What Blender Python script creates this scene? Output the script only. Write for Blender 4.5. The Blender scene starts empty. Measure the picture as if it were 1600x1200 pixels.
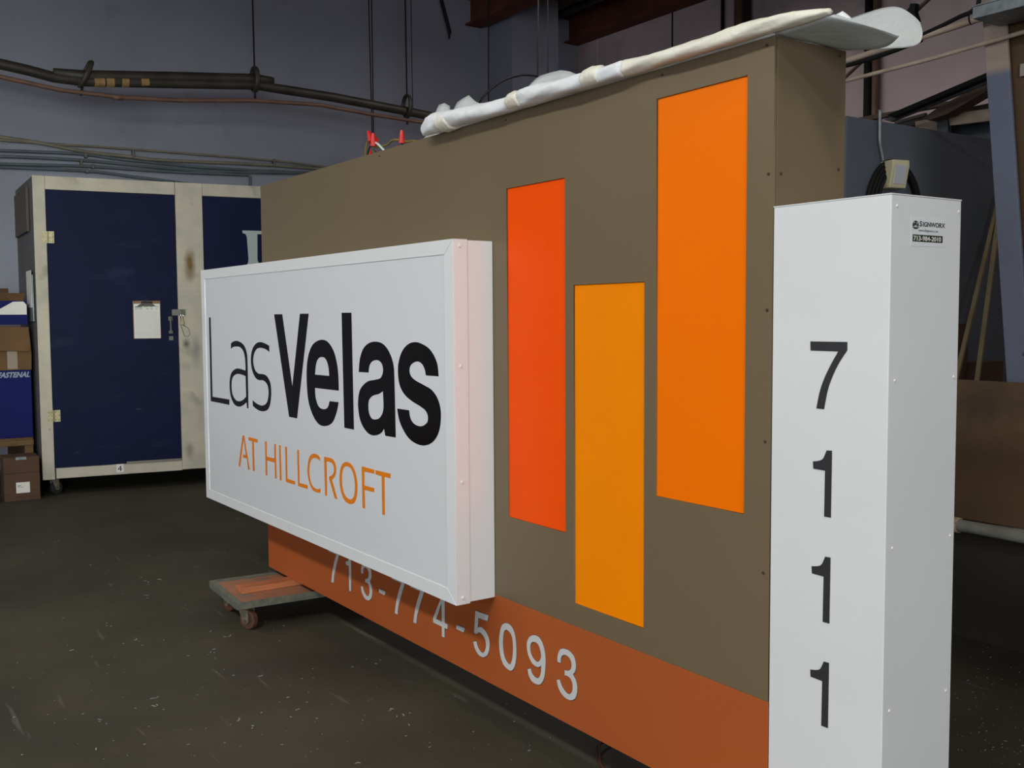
import bpy, bmesh, math, random
from mathutils import Vector, Matrix
random.seed(7)
R = math.radians

# ------------------------------------------------------------------ camera
F_PX = 1610.72
CAM = Vector((5.2654, -2.0181, 1.5186))
RIGHT = Vector((0.5665109, 0.8240312, -0.0061682))
UP = Vector((-0.0504580, 0.0421585, 0.9978360))
FWD = Vector((-0.8225080, 0.5649737, -0.0654622))
scene = bpy.context.scene
cd = bpy.data.cameras.new('camera')
cam = bpy.data.objects.new('camera', cd)
scene.collection.objects.link(cam)
cd.sensor_width = 36.0
cd.lens = F_PX / 1600 * 36.0
cd.clip_start = 0.05
cam.matrix_world = Matrix(((RIGHT.x, UP.x, -FWD.x, CAM.x), (RIGHT.y, UP.y, -FWD.y, CAM.y), (RIGHT.z, UP.z, -FWD.z, CAM.z), (0, 0, 0, 1)))
scene.camera = cam

# ------------------------------------------------------------------ world, lights, exposure
scene.view_settings.view_transform = 'Standard'
scene.view_settings.look = 'None'
scene.view_settings.exposure = 0.0
scene.view_settings.gamma = 1.0
w = bpy.data.worlds.new('world'); scene.world = w
w.use_nodes = True
w.node_tree.nodes['Background'].inputs[0].default_value = (0.80, 0.88, 1.0, 1)
w.node_tree.nodes['Background'].inputs[1].default_value = 2.1

def area(name, loc, target, sx, sy, power, col):
    l = bpy.data.lights.new(name, 'AREA'); l.shape = 'RECTANGLE'; l.size = sx; l.size_y = sy
    l.energy = power; l.color = col
    o = bpy.data.objects.new(name, l); scene.collection.objects.link(o)
    o.location = loc
    o.rotation_euler = (Vector(target) - Vector(loc)).to_track_quat('-Z', 'Y').to_euler()
    return o
# daylight through the side door: sky light; plus a narrow beam added to brighten the back wall
area('side_door_daylight', (13.4, -5.6, 2.3), (0, 0.0, 1.5), 3.6, 3.6, 330, (0.96, 0.98, 1.0))
o = area('added_wall_beam', (13.38, -5.6, 2.3), (-6.2, 0.4, 1.9), 2.2, 2.6, 13, (0.88, 1.0, 0.88))
o.data.spread = R(18)
# fluorescent strips hung over the shop floor: x, y, watts
STRIPS = [(-1.6, -4.3, 100), (1.6, -4.3, 65), (4.8, -4.3, 200), (3.0, -2.4, 18), (7.0, -1.0, 80), (-2.2, 4.2, 42), (5.0, 3.6, 18)]  # last two unseen, added to brighten the mauve wall and behind the sign
for x, y, p in STRIPS:
    area('strip_lamp', (x, y, 4.93), (x, y + .001, 0), 2.3, 0.55, p, (1.0, 0.995, 0.965))

# ------------------------------------------------------------------ helpers
def srgb(r, g, b, k=1.0):
    f = lambda c: (c / 255 / 12.92 if c / 255 <= 0.04045 else ((c / 255 + 0.055) / 1.055) ** 2.4) * k
    return (min(f(r), 1), min(f(g), 1), min(f(b), 1), 1)

def mat(name, col, rough=0.6, metal=0.0, col2=None, scale=4.0, detail=6.0, lo=0.35, hi=0.7, bump=0.0, bscale=60.0, spec=0.5, coat=0.0, stretch=None, trans=0.0):
    m = bpy.data.materials.new(name); m.use_nodes = True
    nt = m.node_tree; N = nt.nodes; Lk = nt.links
    b = N['Principled BSDF']
    b.inputs['Roughness'].default_value = rough
    b.inputs['Metallic'].default_value = metal
    b.inputs['Specular IOR Level'].default_value = spec
    b.inputs['Coat Weight'].default_value = coat
    if trans:
        b.inputs['Subsurface Weight'].default_value = trans
        b.inputs['Subsurface Radius'].default_value = (0.02, 0.02, 0.02)
    if col2 is None: col2 = tuple(c * 0.93 for c in col[:3]) + (1,)
    tc = N.new('ShaderNodeTexCoord'); mp = N.new('ShaderNodeMapping')
    Lk.new(tc.outputs['Object'], mp.inputs['Vector'])
    if stretch: mp.inputs['Scale'].default_value = stretch
    nz = N.new('ShaderNodeTexNoise'); nz.inputs['Scale'].default_value = scale; nz.inputs['Detail'].default_value = detail
    Lk.new(mp.outputs['Vector'], nz.inputs['Vector'])
    mr = N.new('ShaderNodeMapRange'); mr.inputs['From Min'].default_value = lo; mr.inputs['From Max'].default_value = hi
    Lk.new(nz.outputs['Fac'], mr.inputs['Value'])
    mx = N.new('ShaderNodeMix'); mx.data_type = 'RGBA'
    mx.inputs[6].default_value = col; mx.inputs[7].default_value = col2
    Lk.new(mr.outputs['Result'], mx.inputs[0]); Lk.new(mx.outputs[2], b.inputs['Base Color'])
    if bump:
        n2 = N.new('ShaderNodeTexNoise'); n2.inputs['Scale'].default_value = bscale; n2.inputs['Detail'].default_value = 8
        Lk.new(mp.outputs['Vector'], n2.inputs['Vector'])
        bp = N.new('ShaderNodeBump'); bp.inputs['Strength'].default_value = bump; bp.inputs['Distance'].default_value = 0.01
        Lk.new(n2.outputs['Fac'], bp.inputs['Height']); Lk.new(bp.outputs['Normal'], b.inputs['Normal'])
    m['mix'] = 1
    return m

def layer(m, col, scale, lo, hi, strength=1.0, kind='noise', stretch=None, offset=(0, 0, 0)):
    """one more blotchy layer of another colour over a material's base colour"""
    nt = m.node_tree; N = nt.nodes; Lk = nt.links; b = N['Principled BSDF']
    src = b.inputs['Base Color'].links[0].from_socket
    tc = N.new('ShaderNodeTexCoord'); mp = N.new('ShaderNodeMapping'); mp.inputs['Location'].default_value = offset
    if stretch: mp.inputs['Scale'].default_value = stretch
    Lk.new(tc.outputs['Object'], mp.inputs['Vector'])
    if kind == 'noise':
        t = N.new('ShaderNodeTexNoise'); t.inputs['Scale'].default_value = scale; t.inputs['Detail'].default_value = 5; out = t.outputs['Fac']
    else:
        t = N.new('ShaderNodeTexVoronoi'); t.inputs['Scale'].default_value = scale; out = t.outputs['Distance']
    Lk.new(mp.outputs['Vector'], t.inputs['Vector'])
    mr = N.new('ShaderNodeMapRange'); mr.inputs['From Min'].default_value = lo; mr.inputs['From Max'].default_value = hi; mr.inputs['To Max'].default_value = strength
    Lk.new(out, mr.inputs['Value'])
    mx = N.new('ShaderNodeMix'); mx.data_type = 'RGBA'; mx.inputs[7].default_value = col
    Lk.new(mr.outputs['Result'], mx.inputs[0]); Lk.new(src, mx.inputs[6]); Lk.new(mx.outputs[2], b.inputs['Base Color'])
    return m

def spot(m, col, centre, radii, soft=0.35, strength=1.0):
    """a stain with its own place on the object: an ellipsoid blotch"""
    nt = m.node_tree; N = nt.nodes; Lk = nt.links; b = N['Principled BSDF']
    src = b.inputs['Base Color'].links[0].from_socket
    tc = N.new('ShaderNodeTexCoord'); mp = N.new('ShaderNodeMapping'); mp.vector_type = 'TEXTURE'
    mp.inputs['Location'].default_value = centre; mp.inputs['Scale'].default_value = radii
    Lk.new(tc.outputs['Object'], mp.inputs['Vector'])
    ln = N.new('ShaderNodeVectorMath'); ln.operation = 'LENGTH'; Lk.new(mp.outputs['Vector'], ln.inputs[0])
    nz = N.new('ShaderNodeTexNoise'); nz.inputs['Scale'].default_value = 9; nz.inputs['Detail'].default_value = 4
    Lk.new(tc.outputs['Object'], nz.inputs['Vector'])
    ad = N.new('ShaderNodeMath'); ad.operation = 'MULTIPLY_ADD'; Lk.new(nz.outputs['Fac'], ad.inputs[0]); ad.inputs[1].default_value = 0.8
    Lk.new(ln.outputs['Value'], ad.inputs[2])
    mr = N.new('ShaderNodeMapRange'); mr.inputs['From Min'].default_value = 1.4; mr.inputs['From Max'].default_value = 1.4 - soft * 1.6; mr.inputs['To Max'].default_value = strength
    Lk.new(ad.outputs[0], mr.inputs['Value'])
    mx = N.new('ShaderNodeMix'); mx.data_type = 'RGBA'; mx.inputs[7].default_value = col
    Lk.new(mr.outputs['Result'], mx.inputs[0]); Lk.new(src, mx.inputs[6]); Lk.new(mx.outputs[2], b.inputs['Base Color'])

def link(name, me, m, parent=None, smooth=False):
    if m:
        for q in (m if isinstance(m, (list, tuple)) else [m]): me.materials.append(q)
    if smooth:
        for p in me.polygons: p.use_smooth = True
    o = bpy.data.objects.new(name, me); scene.collection.objects.link(o)
    if parent: o.parent = parent
    return o

def obj(name, bm, m, parent=None, smooth=False, bevel=0.0, seg=2):
    bmesh.ops.recalc_face_normals(bm, faces=bm.faces[:])
    me = bpy.data.meshes.new(name); bm.to_mesh(me); bm.free()
    o = link(name, me, m, parent, smooth)
    if bevel:
        md = o.modifiers.new('bevel', 'BEVEL'); md.width = bevel; md.segments = seg; md.limit_method = 'ANGLE'; md.angle_limit = R(40)
    return o

def thing(name, label, cat, loc=(0, 0, 0), rotz=0, group=None):
    o = bpy.data.objects.new(name, None); scene.collection.objects.link(o)
    o.empty_display_size = 0.1
    o.location = loc; o.rotation_euler = (0, 0, rotz); o['label'] = label; o['category'] = cat
    if group: o['group'] = group
    return o

def tag(o, label, cat, group=None, kind=None):
    o['label'] = label; o['category'] = cat
    if group: o['group'] = group
    if kind: o['kind'] = kind
    return o

def struct(o): o['kind'] = 'structure'; return o

def copy_tree(o, parent=None):
    c = o.copy(); scene.collection.objects.link(c)
    if parent: c.parent = parent
    for ch in list(o.children): copy_tree(ch, c)
    return c

def box(bm, x0, x1, y0, y1, z0, z1, M=None):
    vs = [bm.verts.new((x, y, z)) for x in (x0, x1) for y in (y0, y1) for z in (z0, z1)]
    for f in ((0, 1, 3, 2), (4, 6, 7, 5), (0, 4, 5, 1), (2, 3, 7, 6), (0, 2, 6, 4), (1, 5, 7, 3)):
        bm.faces.new([vs[i] for i in f])
    if M is not None: bmesh.ops.transform(bm, matrix=M, verts=vs)
    return vs

def B(x0, x1, y0, y1, z0, z1, M=None):
    bm = bmesh.new(); box(bm, x0, x1, y0, y1, z0, z1, M); return bm

def prism(bm, pts, off):
    """closed outline of 3-D points pushed along off"""
    off = Vector(off); a = [bm.verts.new(p) for p in pts]; b = [bm.verts.new(Vector(p) + off) for p in pts]
    n = len(pts); bm.faces.new(a); bm.faces.new(b[::-1])
    for i in range(n): bm.faces.new((a[i], b[i], b[(i + 1) % n], a[(i + 1) % n]))
    return bm

def cyl(bm, p0, p1, r0, r1=None, seg=20):
    p0, p1 = Vector(p0), Vector(p1); d = p1 - p0; r1 = r0 if r1 is None else r1
    M = Matrix.Translation((p0 + p1) / 2) @ d.to_track_quat('Z', 'Y').to_matrix().to_4x4()
    bmesh.ops.create_cone(bm, cap_ends=True, segments=seg, radius1=r0, radius2=r1, depth=d.length, matrix=M)
    return bm

def catmull(pts, n=8, closed=False):
    P = [Vector(p) for p in pts]; out = []; m = len(P)
    for i in range(m if closed else m - 1):
        p0 = P[(i - 1) % m] if (closed or i > 0) else P[0]
        p1, p2 = P[i], P[(i + 1) % m]
        p3 = P[(i + 2) % m] if (closed or i + 2 < m) else P[-1]
        for k in range(n):
            t = k / n
            out.append(0.5 * ((2 * p1) + (p2 - p0) * t + (2 * p0 - 5 * p1 + 4 * p2 - p3) * t * t + (3 * p1 - p0 - 3 * p2 + p3) * t ** 3))
    if not closed: out.append(P[-1])
    return out

def tube(bm, pts, r, seg=10, closed=False):
    P = [Vector(p) for p in pts]; n = len(P); rings = []; nrm = None
    rr = r if isinstance(r, (list, tuple)) else [r] * n
    for i, p in enumerate(P):
        if closed: t = P[(i + 1) % n] - P[i - 1]
        else: t = P[min(i + 1, n - 1)] - P[max(i - 1, 0)]
        t.normalize()
        if nrm is None:
            nrm = t.cross(Vector((0, 0, 1)))
            if nrm.length < 0.1: nrm = t.cross(Vector((0, 1, 0)))
        nrm = (nrm - t * nrm.dot(t)).normalized(); bn = t.cross(nrm)
        rings.append([bm.verts.new(p + (nrm * math.cos(a) + bn * math.sin(a)) * rr[i]) for a in [2 * math.pi * k / seg for k in range(seg)]])
    for i in range(n if closed else n - 1):
        a, b = rings[i], rings[(i + 1) % n]
        for k in range(seg): bm.faces.new((a[k], a[(k + 1) % seg], b[(k + 1) % seg], b[k]))
    if not closed: bm.faces.new(rings[0][::-1]); bm.faces.new(rings[-1])
    return bm

def outline(c, n=6):
    """a traced contour (x, z, corner) -> polyline, smooth between its corners"""
    m = len(c); out = []
    for i in range(m):
        p1, p2 = c[i], c[(i + 1) % m]
        P1, P2 = Vector(p1[:2]), Vector(p2[:2]); out.append(P1)
        if p1[2] and p2[2]: continue
        P0 = Vector(c[i - 1][:2]) if not p1[2] else P1
        P3 = Vector(c[(i + 2) % m][:2]) if not p2[2] else P2
        for k in range(1, n):
            t = k / n
            out.append(0.5 * ((2 * P1) + (P2 - P0) * t + (2 * P0 - 5 * P1 + 4 * P2 - P3) * t * t + (3 * P1 - P0 - 3 * P2 + P3) * t ** 3))
    return out

def curve_mesh(cu, M):
    o = bpy.data.objects.new('tmp', cu); scene.collection.objects.link(o)
    dg = bpy.context.evaluated_depsgraph_get()
    me = bpy.data.meshes.new_from_object(o.evaluated_get(dg)); me.transform(M)
    bpy.data.objects.remove(o); bpy.data.curves.remove(cu)
    return me

TOFRONT = Matrix.Rotation(R(90), 4, 'X')       # drawing (x, z) stood up, facing -Y

def plate(name, contours, thick, y, m, parent=None, M=None):
    """flat shape with holes; its front face lies at y - thick, facing -Y"""
    cu = bpy.data.curves.new(name, 'CURVE'); cu.dimensions = '2D'; cu.fill_mode = 'BOTH'; cu.extrude = thick / 2
    for c in contours:
        s = cu.splines.new('POLY'); s.points.add(len(c) - 1); s.use_cyclic_u = True
        for i, p in enumerate(c): s.points[i].co = (p[0], p[1], 0, 1)
    me = curve_mesh(cu, (M or Matrix.Translation((0, y - thick / 2, 0)) @ TOFRONT)); me.name = name
    return link(name, me, m, parent)

def lettering(name, s, M, size, m, parent=None, thick=0.0006, sx=1.0, align='LEFT', offset=0.0, shear=0.0, spacing=1.0):
    cu = bpy.data.curves.new(name, 'FONT'); cu.body = s; cu.size = size; cu.extrude = thick / 2; cu.align_x = align
    cu.offset = offset; cu.shear = shear; cu.space_character = spacing; cu.resolution_u = 4
    me = curve_mesh(cu, M @ Matrix.Diagonal((sx, 1, 1, 1))); me.name = name
    return link(name, me, m, parent)

def rect(x0, x1, z0, z1): return [(x0, z0), (x1, z0), (x1, z1), (x0, z1)]

def at(u, v, axis, val):
    """the point of the plane axis = val that stands at a pixel of the photograph"""
    d = RIGHT * ((u - 800) / F_PX) - UP * ((v - 600) / F_PX) + FWD
    return CAM + d * ((val - CAM[axis]) / d[axis])

# ------------------------------------------------------------------ traced lettering, in metres on its panel: (x, z, corner)
THIN = [[[(-0.3858,1.5229,1),(-0.3581,1.5228,1),(-0.3595,1.0853,1),(-0.0866,1.0871,1),(-0.0886,1.0583,1),(-0.3909,1.0588,1)]],
  [[(-0.0417,1.3855,1),(-0.0042,1.3963,0),(0.0611,1.4003,0),(0.1447,1.383,0),(0.1879,1.3449,0),(0.1982,1.2916,0),(0.1955,1.0593,1),(0.1776,1.059,1),(0.1713,1.0896,1),(0.1241,1.0716,0),(0.0594,1.0592,0),(-0.0124,1.0675,0),(-0.0656,1.1098,0),(-0.0758,1.1755,0),(-0.0484,1.2276,0),(0.015,1.2528,0),(0.0729,1.2575,0),(0.1666,1.2513,1),(0.1675,1.2857,0),(0.1614,1.3197,0),(0.1424,1.3487,0),(0.1016,1.3674,0),(0.052,1.3713,0),(-0.0062,1.3676,0),(-0.0437,1.3567,1)],[(0.1661,1.2229,1),(0.0993,1.2288,0),(0.0349,1.2276,0),(-0.0246,1.2084,0),(-0.0464,1.1719,0),(-0.0381,1.1216,0),(0.004,1.0938,0),(0.0542,1.0869,0),(0.1116,1.0956,0),(0.1676,1.1178,1)]],
  [[(0.4979,1.3842,1),(0.4445,1.3944,0),(0.3783,1.4002,0),(0.3148,1.3887,0),(0.2661,1.3565,0),(0.2469,1.3077,0),(0.26,1.2599,0),(0.2979,1.2253,0),(0.3433,1.2116,0),(0.4145,1.2117,0),(0.4642,1.193,0),(0.4784,1.1564,0),(0.4636,1.118,0),(0.4332,1.0972,0),(0.3812,1.0866,0),(0.3162,1.0918,0),(0.2583,1.1049,1),(0.2618,1.0761,1),(0.3275,1.0613,0),(0.399,1.0593,0),(0.4635,1.0734,0),(0.4967,1.1061,0),(0.5107,1.1536,0),(0.5024,1.2043,0),(0.4604,1.235,0),(0.41,1.2431,0),(0.3453,1.2441,0),(0.3002,1.2614,0),(0.2786,1.2991,0),(0.2917,1.3379,0),(0.3331,1.3652,0),(0.392,1.3717,0),(0.4554,1.3656,0),(0.4986,1.3541,1)]]]
BOLD = [[[(0.5699,1.5358,1),(0.6707,1.5352,1),(0.7748,1.2011,1),(0.8796,1.5366,1),(0.9773,1.536,1),(0.8225,1.0574,1),(0.7292,1.0576,1)]],
  [[(1.2761,1.2104,1),(1.0306,1.2089,1),(1.0355,1.1653,0),(1.0659,1.1296,0),(1.1162,1.1205,0),(1.161,1.1315,0),(1.1819,1.1601,1),(1.272,1.1613,1),(1.2523,1.1197,0),(1.2075,1.0706,0),(1.1354,1.0484,0),(1.0624,1.0517,0),(1.0007,1.0871,0),(0.9565,1.146,0),(0.9423,1.2219,0),(0.9462,1.3034,0),(0.9726,1.3613,0),(1.0211,1.4025,0),(1.1016,1.4221,0),(1.1731,1.4145,0),(1.2309,1.377,0),(1.2627,1.3238,0),(1.2743,1.2702,0)],[(1.0333,1.2679,1),(1.0456,1.3116,0),(1.0696,1.3382,0),(1.1095,1.3477,0),(1.148,1.3406,0),(1.1742,1.3116,0),(1.1833,1.2689,1)]],
  [[(1.3163,1.5381,1),(1.4096,1.5375,1),(1.4156,1.0575,1),(1.3242,1.0572,1)]],
  [[(1.4686,1.2974,1),(1.4819,1.3516,0),(1.5137,1.3931,0),(1.5615,1.4151,0),(1.6161,1.4229,0),(1.6731,1.4179,0),(1.7166,1.3994,0),(1.7511,1.3671,0),(1.7695,1.331,0),(1.7743,1.2835,0),(1.7787,1.0586,1),(1.6926,1.0576,1),(1.6829,1.085,1),(1.6621,1.0673,0),(1.6164,1.0525,0),(1.5618,1.0506,0),(1.5111,1.0693,0),(1.4731,1.1053,0),(1.4574,1.1591,0),(1.4681,1.2107,0),(1.4998,1.2416,0),(1.5521,1.2636,0),(1.6111,1.2721,0),(1.6607,1.282,0),(1.6818,1.3091,0),(1.6746,1.335,0),(1.6506,1.3481,0),(1.6178,1.35,0),(1.5842,1.3414,0),(1.5643,1.3235,0),(1.5575,1.2987,1)],[(1.6786,1.2311,1),(1.6424,1.2178,0),(1.5924,1.2083,0),(1.558,1.189,0),(1.5503,1.1615,0),(1.5562,1.135,0),(1.5767,1.1173,0),(1.606,1.1146,0),(1.6434,1.1225,0),(1.6727,1.1455,0),(1.6817,1.1743,0)]],
  [[(2.1069,1.3078,1),(2.0991,1.3498,0),(2.0694,1.3866,0),(2.0252,1.4114,0),(1.9514,1.4264,0),(1.8856,1.4174,0),(1.8362,1.3876,0),(1.8084,1.3433,0),(1.8049,1.2995,0),(1.8175,1.2601,0),(1.8544,1.2277,0),(1.9131,1.2061,0),(1.9706,1.1922,0),(2.0127,1.1776,0),(2.0283,1.1561,0),(2.0187,1.1343,0),(1.976,1.1185,0),(1.9256,1.1231,0),(1.8968,1.1423,0),(1.8872,1.1714,1),(1.7935,1.1709,1),(1.8136,1.1212,0),(1.8653,1.0747,0),(1.9238,1.0532,0),(1.9956,1.0496,0),(2.0589,1.0682,0),(2.1005,1.1032,0),(2.1183,1.1493,0),(2.1172,1.1937,0),(2.0965,1.23,0),(2.0562,1.2569,0),(2.0009,1.2713,0),(1.937,1.2858,0),(1.9046,1.3003,0),(1.8941,1.3195,0),(1.9057,1.3413,0),(1.946,1.3551,0),(1.9816,1.351,0),(2.0059,1.3326,0),(2.0165,1.3073,1)]]]
TAGLINE = [[[(0.1007,0.9129,1),(0.1263,0.9152,1),(0.1956,0.7453,1),(0.1714,0.7424,1),(0.157,0.7974,1),(0.1002,0.7972,1),(0.1013,0.8144,1),(0.143,0.8152,1),(0.1148,0.8944,1),(0.0555,0.7449,1),(0.0303,0.742,1)]],
  [[(0.1864,0.9126,1),(0.3161,0.9125,1),(0.3151,0.896,1),(0.2621,0.8954,1),(0.2644,0.7465,1),(0.2389,0.7445,1),(0.2377,0.8955,1),(0.1874,0.8963,1)]],
  [[(0.4148,0.9119,1),(0.4371,0.9141,1),(0.4373,0.8387,1),(0.535,0.84,1),(0.5364,0.9122,1),(0.5577,0.9123,1),(0.5581,0.7456,1),(0.5376,0.7437,1),(0.5357,0.8212,1),(0.438,0.82,1),(0.4364,0.7453,1),(0.415,0.7433,1)]],
  [[(0.598,0.9117,1),(0.6198,0.9125,1),(0.6201,0.7442,1),(0.5983,0.7427,1)]],
  [[(0.6729,0.9119,1),(0.695,0.9128,1),(0.6946,0.7616,1),(0.7843,0.7617,1),(0.7835,0.745,1),(0.6733,0.7447,1)]],
  [[(0.8164,0.9123,1),(0.8382,0.9133,1),(0.8378,0.7602,1),(0.9296,0.7621,1),(0.9288,0.7452,1),(0.8184,0.7442,1)]],
  [[(1.0703,0.8896,1),(1.0354,0.8962,0),(1.0099,0.896,0),(0.9806,0.8869,0),(0.96,0.8634,0),(0.9518,0.8279,0),(0.9599,0.7917,0),(0.9846,0.7657,0),(1.0291,0.7585,0),(1.0705,0.7667,1),(1.0677,0.7467,1),(1.0285,0.7439,0),(0.9838,0.7484,0),(0.9524,0.7721,0),(0.9342,0.8017,0),(0.9304,0.8333,0),(0.9407,0.8692,0),(0.9616,0.8981,0),(1.0011,0.9137,0),(1.0425,0.9134,0),(1.0704,0.9047,1)]],
  [[(1.1135,0.912,1),(1.1721,0.9133,0),(1.2078,0.9097,0),(1.2297,0.8944,0),(1.237,0.87,0),(1.2259,0.8434,0),(1.1934,0.8203,1),(1.2436,0.7433,1),(1.2176,0.7439,1),(1.161,0.8225,1),(1.1638,0.8311,1),(1.1961,0.8422,0),(1.2129,0.8596,0),(1.2114,0.8797,0),(1.1952,0.8917,0),(1.1713,0.8954,0),(1.1397,0.8944,1),(1.1375,0.7435,1),(1.1172,0.7425,1)]],
  [[(1.3386,0.9144,0),(1.3011,0.9027,0),(1.2769,0.8748,0),(1.2678,0.8361,0),(1.2738,0.7967,0),(1.2955,0.762,0),(1.3292,0.7444,0),(1.3742,0.7416,0),(1.4136,0.7567,0),(1.434,0.789,0),(1.4393,0.8287,0),(1.4314,0.8666,0),(1.4078,0.8978,0),(1.3751,0.9124,0)],[(1.3408,0.8973,0),(1.3119,0.8865,0),(1.2966,0.8622,0),(1.2924,0.8292,0),(1.2997,0.7951,0),(1.3244,0.7686,0),(1.3693,0.7606,0),(1.4005,0.7744,0),(1.4143,0.8033,0),(1.415,0.8376,0),(1.404,0.8705,0),(1.3771,0.893,0)]],
  [[(1.4818,0.9133,1),(1.5944,0.9124,1),(1.5938,0.8963,1),(1.5062,0.8951,1),(1.5052,0.8379,1),(1.5919,0.838,1),(1.5904,0.8215,1),(1.5051,0.8196,1),(1.5062,0.7438,1),(1.4838,0.7423,1)]],
  [[(1.6046,0.9122,1),(1.7324,0.9134,1),(1.7309,0.8948,1),(1.6809,0.8954,1),(1.6797,0.7437,1),(1.6578,0.7428,1),(1.657,0.8948,1),(1.604,0.8952,1)]]]
FIVE = [[(2.0822,0.4289,1),(2.1655,0.4307,1),(2.162,0.4092,1),(2.099,0.4068,1),(2.0918,0.3641,1),(2.1163,0.3757,0),(2.1518,0.363,0),(2.1719,0.336,0),(2.1715,0.3074,0),(2.1603,0.2829,0),(2.1342,0.2668,0),(2.1015,0.2669,0),(2.0753,0.2853,0),(2.0656,0.3076,1),(2.083,0.3129,1),(2.0953,0.2925,0),(2.1148,0.2814,0),(2.1344,0.2841,0),(2.1489,0.3013,0),(2.1525,0.3238,0),(2.1418,0.3426,0),(2.1192,0.353,0),(2.1028,0.3524,0),(2.0881,0.3415,1),(2.0708,0.3418,1)]]
ZERO = [[(2.2839,0.4312,0),(2.2562,0.414,0),(2.2416,0.3753,0),(2.2398,0.3362,0),(2.2487,0.2999,0),(2.2699,0.2742,0),(2.3092,0.2661,0),(2.3334,0.2851,0),(2.3444,0.3226,0),(2.3448,0.3605,0),(2.3375,0.3998,0),(2.317,0.4256,0)],[(2.2897,0.4084,0),(2.2714,0.3986,0),(2.2631,0.3738,0),(2.2615,0.3384,0),(2.2703,0.3058,0),(2.2883,0.2898,0),(2.3065,0.2886,0),(2.3199,0.3055,0),(2.3261,0.3348,0),(2.3265,0.3694,0),(2.3167,0.3979,0)]]
NINE = [[(2.4158,0.3015,1),(2.4307,0.3085,1),(2.4408,0.2918,0),(2.4632,0.2848,0),(2.4828,0.2922,0),(2.494,0.3138,0),(2.4959,0.3392,1),(2.4775,0.3264,0),(2.4467,0.3288,0),(2.4214,0.3504,0),(2.4119,0.3783,0),(2.4161,0.403,0),(2.4305,0.4202,0),(2.4532,0.4311,0),(2.4811,0.4299,0),(2.503,0.4124,0),(2.5165,0.3796,0),(2.5178,0.3404,0),(2.5104,0.2986,0),(2.4938,0.2737,0),(2.477,0.2655,0),(2.4462,0.2647,0),(2.4236,0.2801,0)],[(2.4558,0.4083,0),(2.436,0.3981,0),(2.4301,0.3764,0),(2.4385,0.3551,0),(2.4609,0.3428,0),(2.4804,0.3465,0),(2.4944,0.3637,0),(2.4918,0.3862,0),(2.4781,0.4058,0)]]
THREE = [[(2.5872,0.3762,1),(2.589,0.3993,0),(2.6022,0.4207,0),(2.6205,0.4282,0),(2.6488,0.4284,0),(2.6742,0.4161,0),(2.6842,0.3935,0),(2.6816,0.3706,0),(2.6704,0.3547,0),(2.684,0.3395,0),(2.6914,0.3163,0),(2.6863,0.2894,0),(2.6736,0.2743,0),(2.6507,0.2656,0),(2.6197,0.269,0),(2.5936,0.287,0),(2.5832,0.3132,1),(2.5964,0.3177,1),(2.6094,0.2982,0),(2.6327,0.2842,0),(2.6533,0.2863,0),(2.6661,0.2992,0),(2.6687,0.3223,0),(2.6586,0.3385,0),(2.6407,0.3429,0),(2.6263,0.3403,1),(2.6264,0.3581,1),(2.6459,0.362,0),(2.6613,0.3744,0),(2.6624,0.3938,0),(2.6513,0.4067,0),(2.6307,0.4107,0),(2.6125,0.4025,0),(2.6047,0.3907,0),(2.603,0.3757,1)]]
DASH = [[(1.9462,0.3416,1),(2.0018,0.3417,1),(1.9967,0.3245,1),(1.9438,0.3253,1)]]
ADDRESS_SEVEN = [[(3.6103,1.4535,1),(3.718,1.454,1),(3.7179,1.4339,1),(3.6972,1.4064,0),(3.6785,1.3737,0),(3.6639,1.3373,0),(3.6537,1.2908,1),(3.6311,1.2913,1),(3.6398,1.3305,0),(3.6525,1.3636,0),(3.6716,1.3984,0),(3.6925,1.431,1),(3.6113,1.4314,1)]]
ADDRESS_ONE = [[(3.6228,1.1612,1),(3.6411,1.165,0),(3.6533,1.1722,0),(3.6632,1.1926,1),(3.6788,1.1931,1),(3.6782,1.031,1),(3.6584,1.0309,1),(3.6594,1.1426,1),(3.6241,1.1435,1)]]

# ------------------------------------------------------------------ materials
M = {}
M['floor'] = mat('sealed_concrete', srgb(74, 69, 56), 0.62, col2=srgb(60, 56, 46), scale=1.3, detail=10, lo=0.3, hi=0.75, bump=0.12, bscale=30, spec=0.3)
layer(M['floor'], srgb(42, 40, 34), 0.8, 0.50, 0.72, 0.6, offset=(3, 1, 0))
layer(M['floor'], srgb(84, 76, 58), 2.7, 0.56, 0.72, 0.4, offset=(9, 4, 0))
layer(M['floor'], srgb(130, 126, 118), 34, 0.72, 0.78, 0.35)
layer(M['floor'], srgb(120, 114, 104), 5, 0.66, 0.70, 0.3, stretch=(0.3, 3.5, 1), offset=(2, 7, 0))
M['wall_grey'] = mat('painted_blockwork_grey', srgb(146, 146, 160), 0.75, col2=srgb(130, 130, 142), scale=0.7, bump=0.05)
layer(M['wall_grey'], srgb(90, 88, 96), 3.0, 0.62, 0.8, 0.35)
M['wall_pink'] = mat('painted_concrete_mauve', srgb(206, 184, 182), 0.8, col2=srgb(182, 164, 164), scale=1.1, bump=0.08)
layer(M['wall_pink'], srgb(112, 98, 100), 1.8, 0.55, 0.75, 0.55)
M['ceiling'] = mat('roof_decking', srgb(96, 80, 62), 0.85, col2=srgb(70, 60, 48), scale=1.5, stretch=(1, 9, 1))
M['beam'] = mat('red_oxide_steel', srgb(112, 66, 50), 0.7, col2=srgb(84, 50, 40), scale=3, spec=0.2)
M['sign_brown'] = mat('taupe_satin_paint', srgb(114, 100, 76), 0.42, col2=srgb(111, 97, 74), scale=1.5, bump=0.03, bscale=350, spec=0.3)
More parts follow.
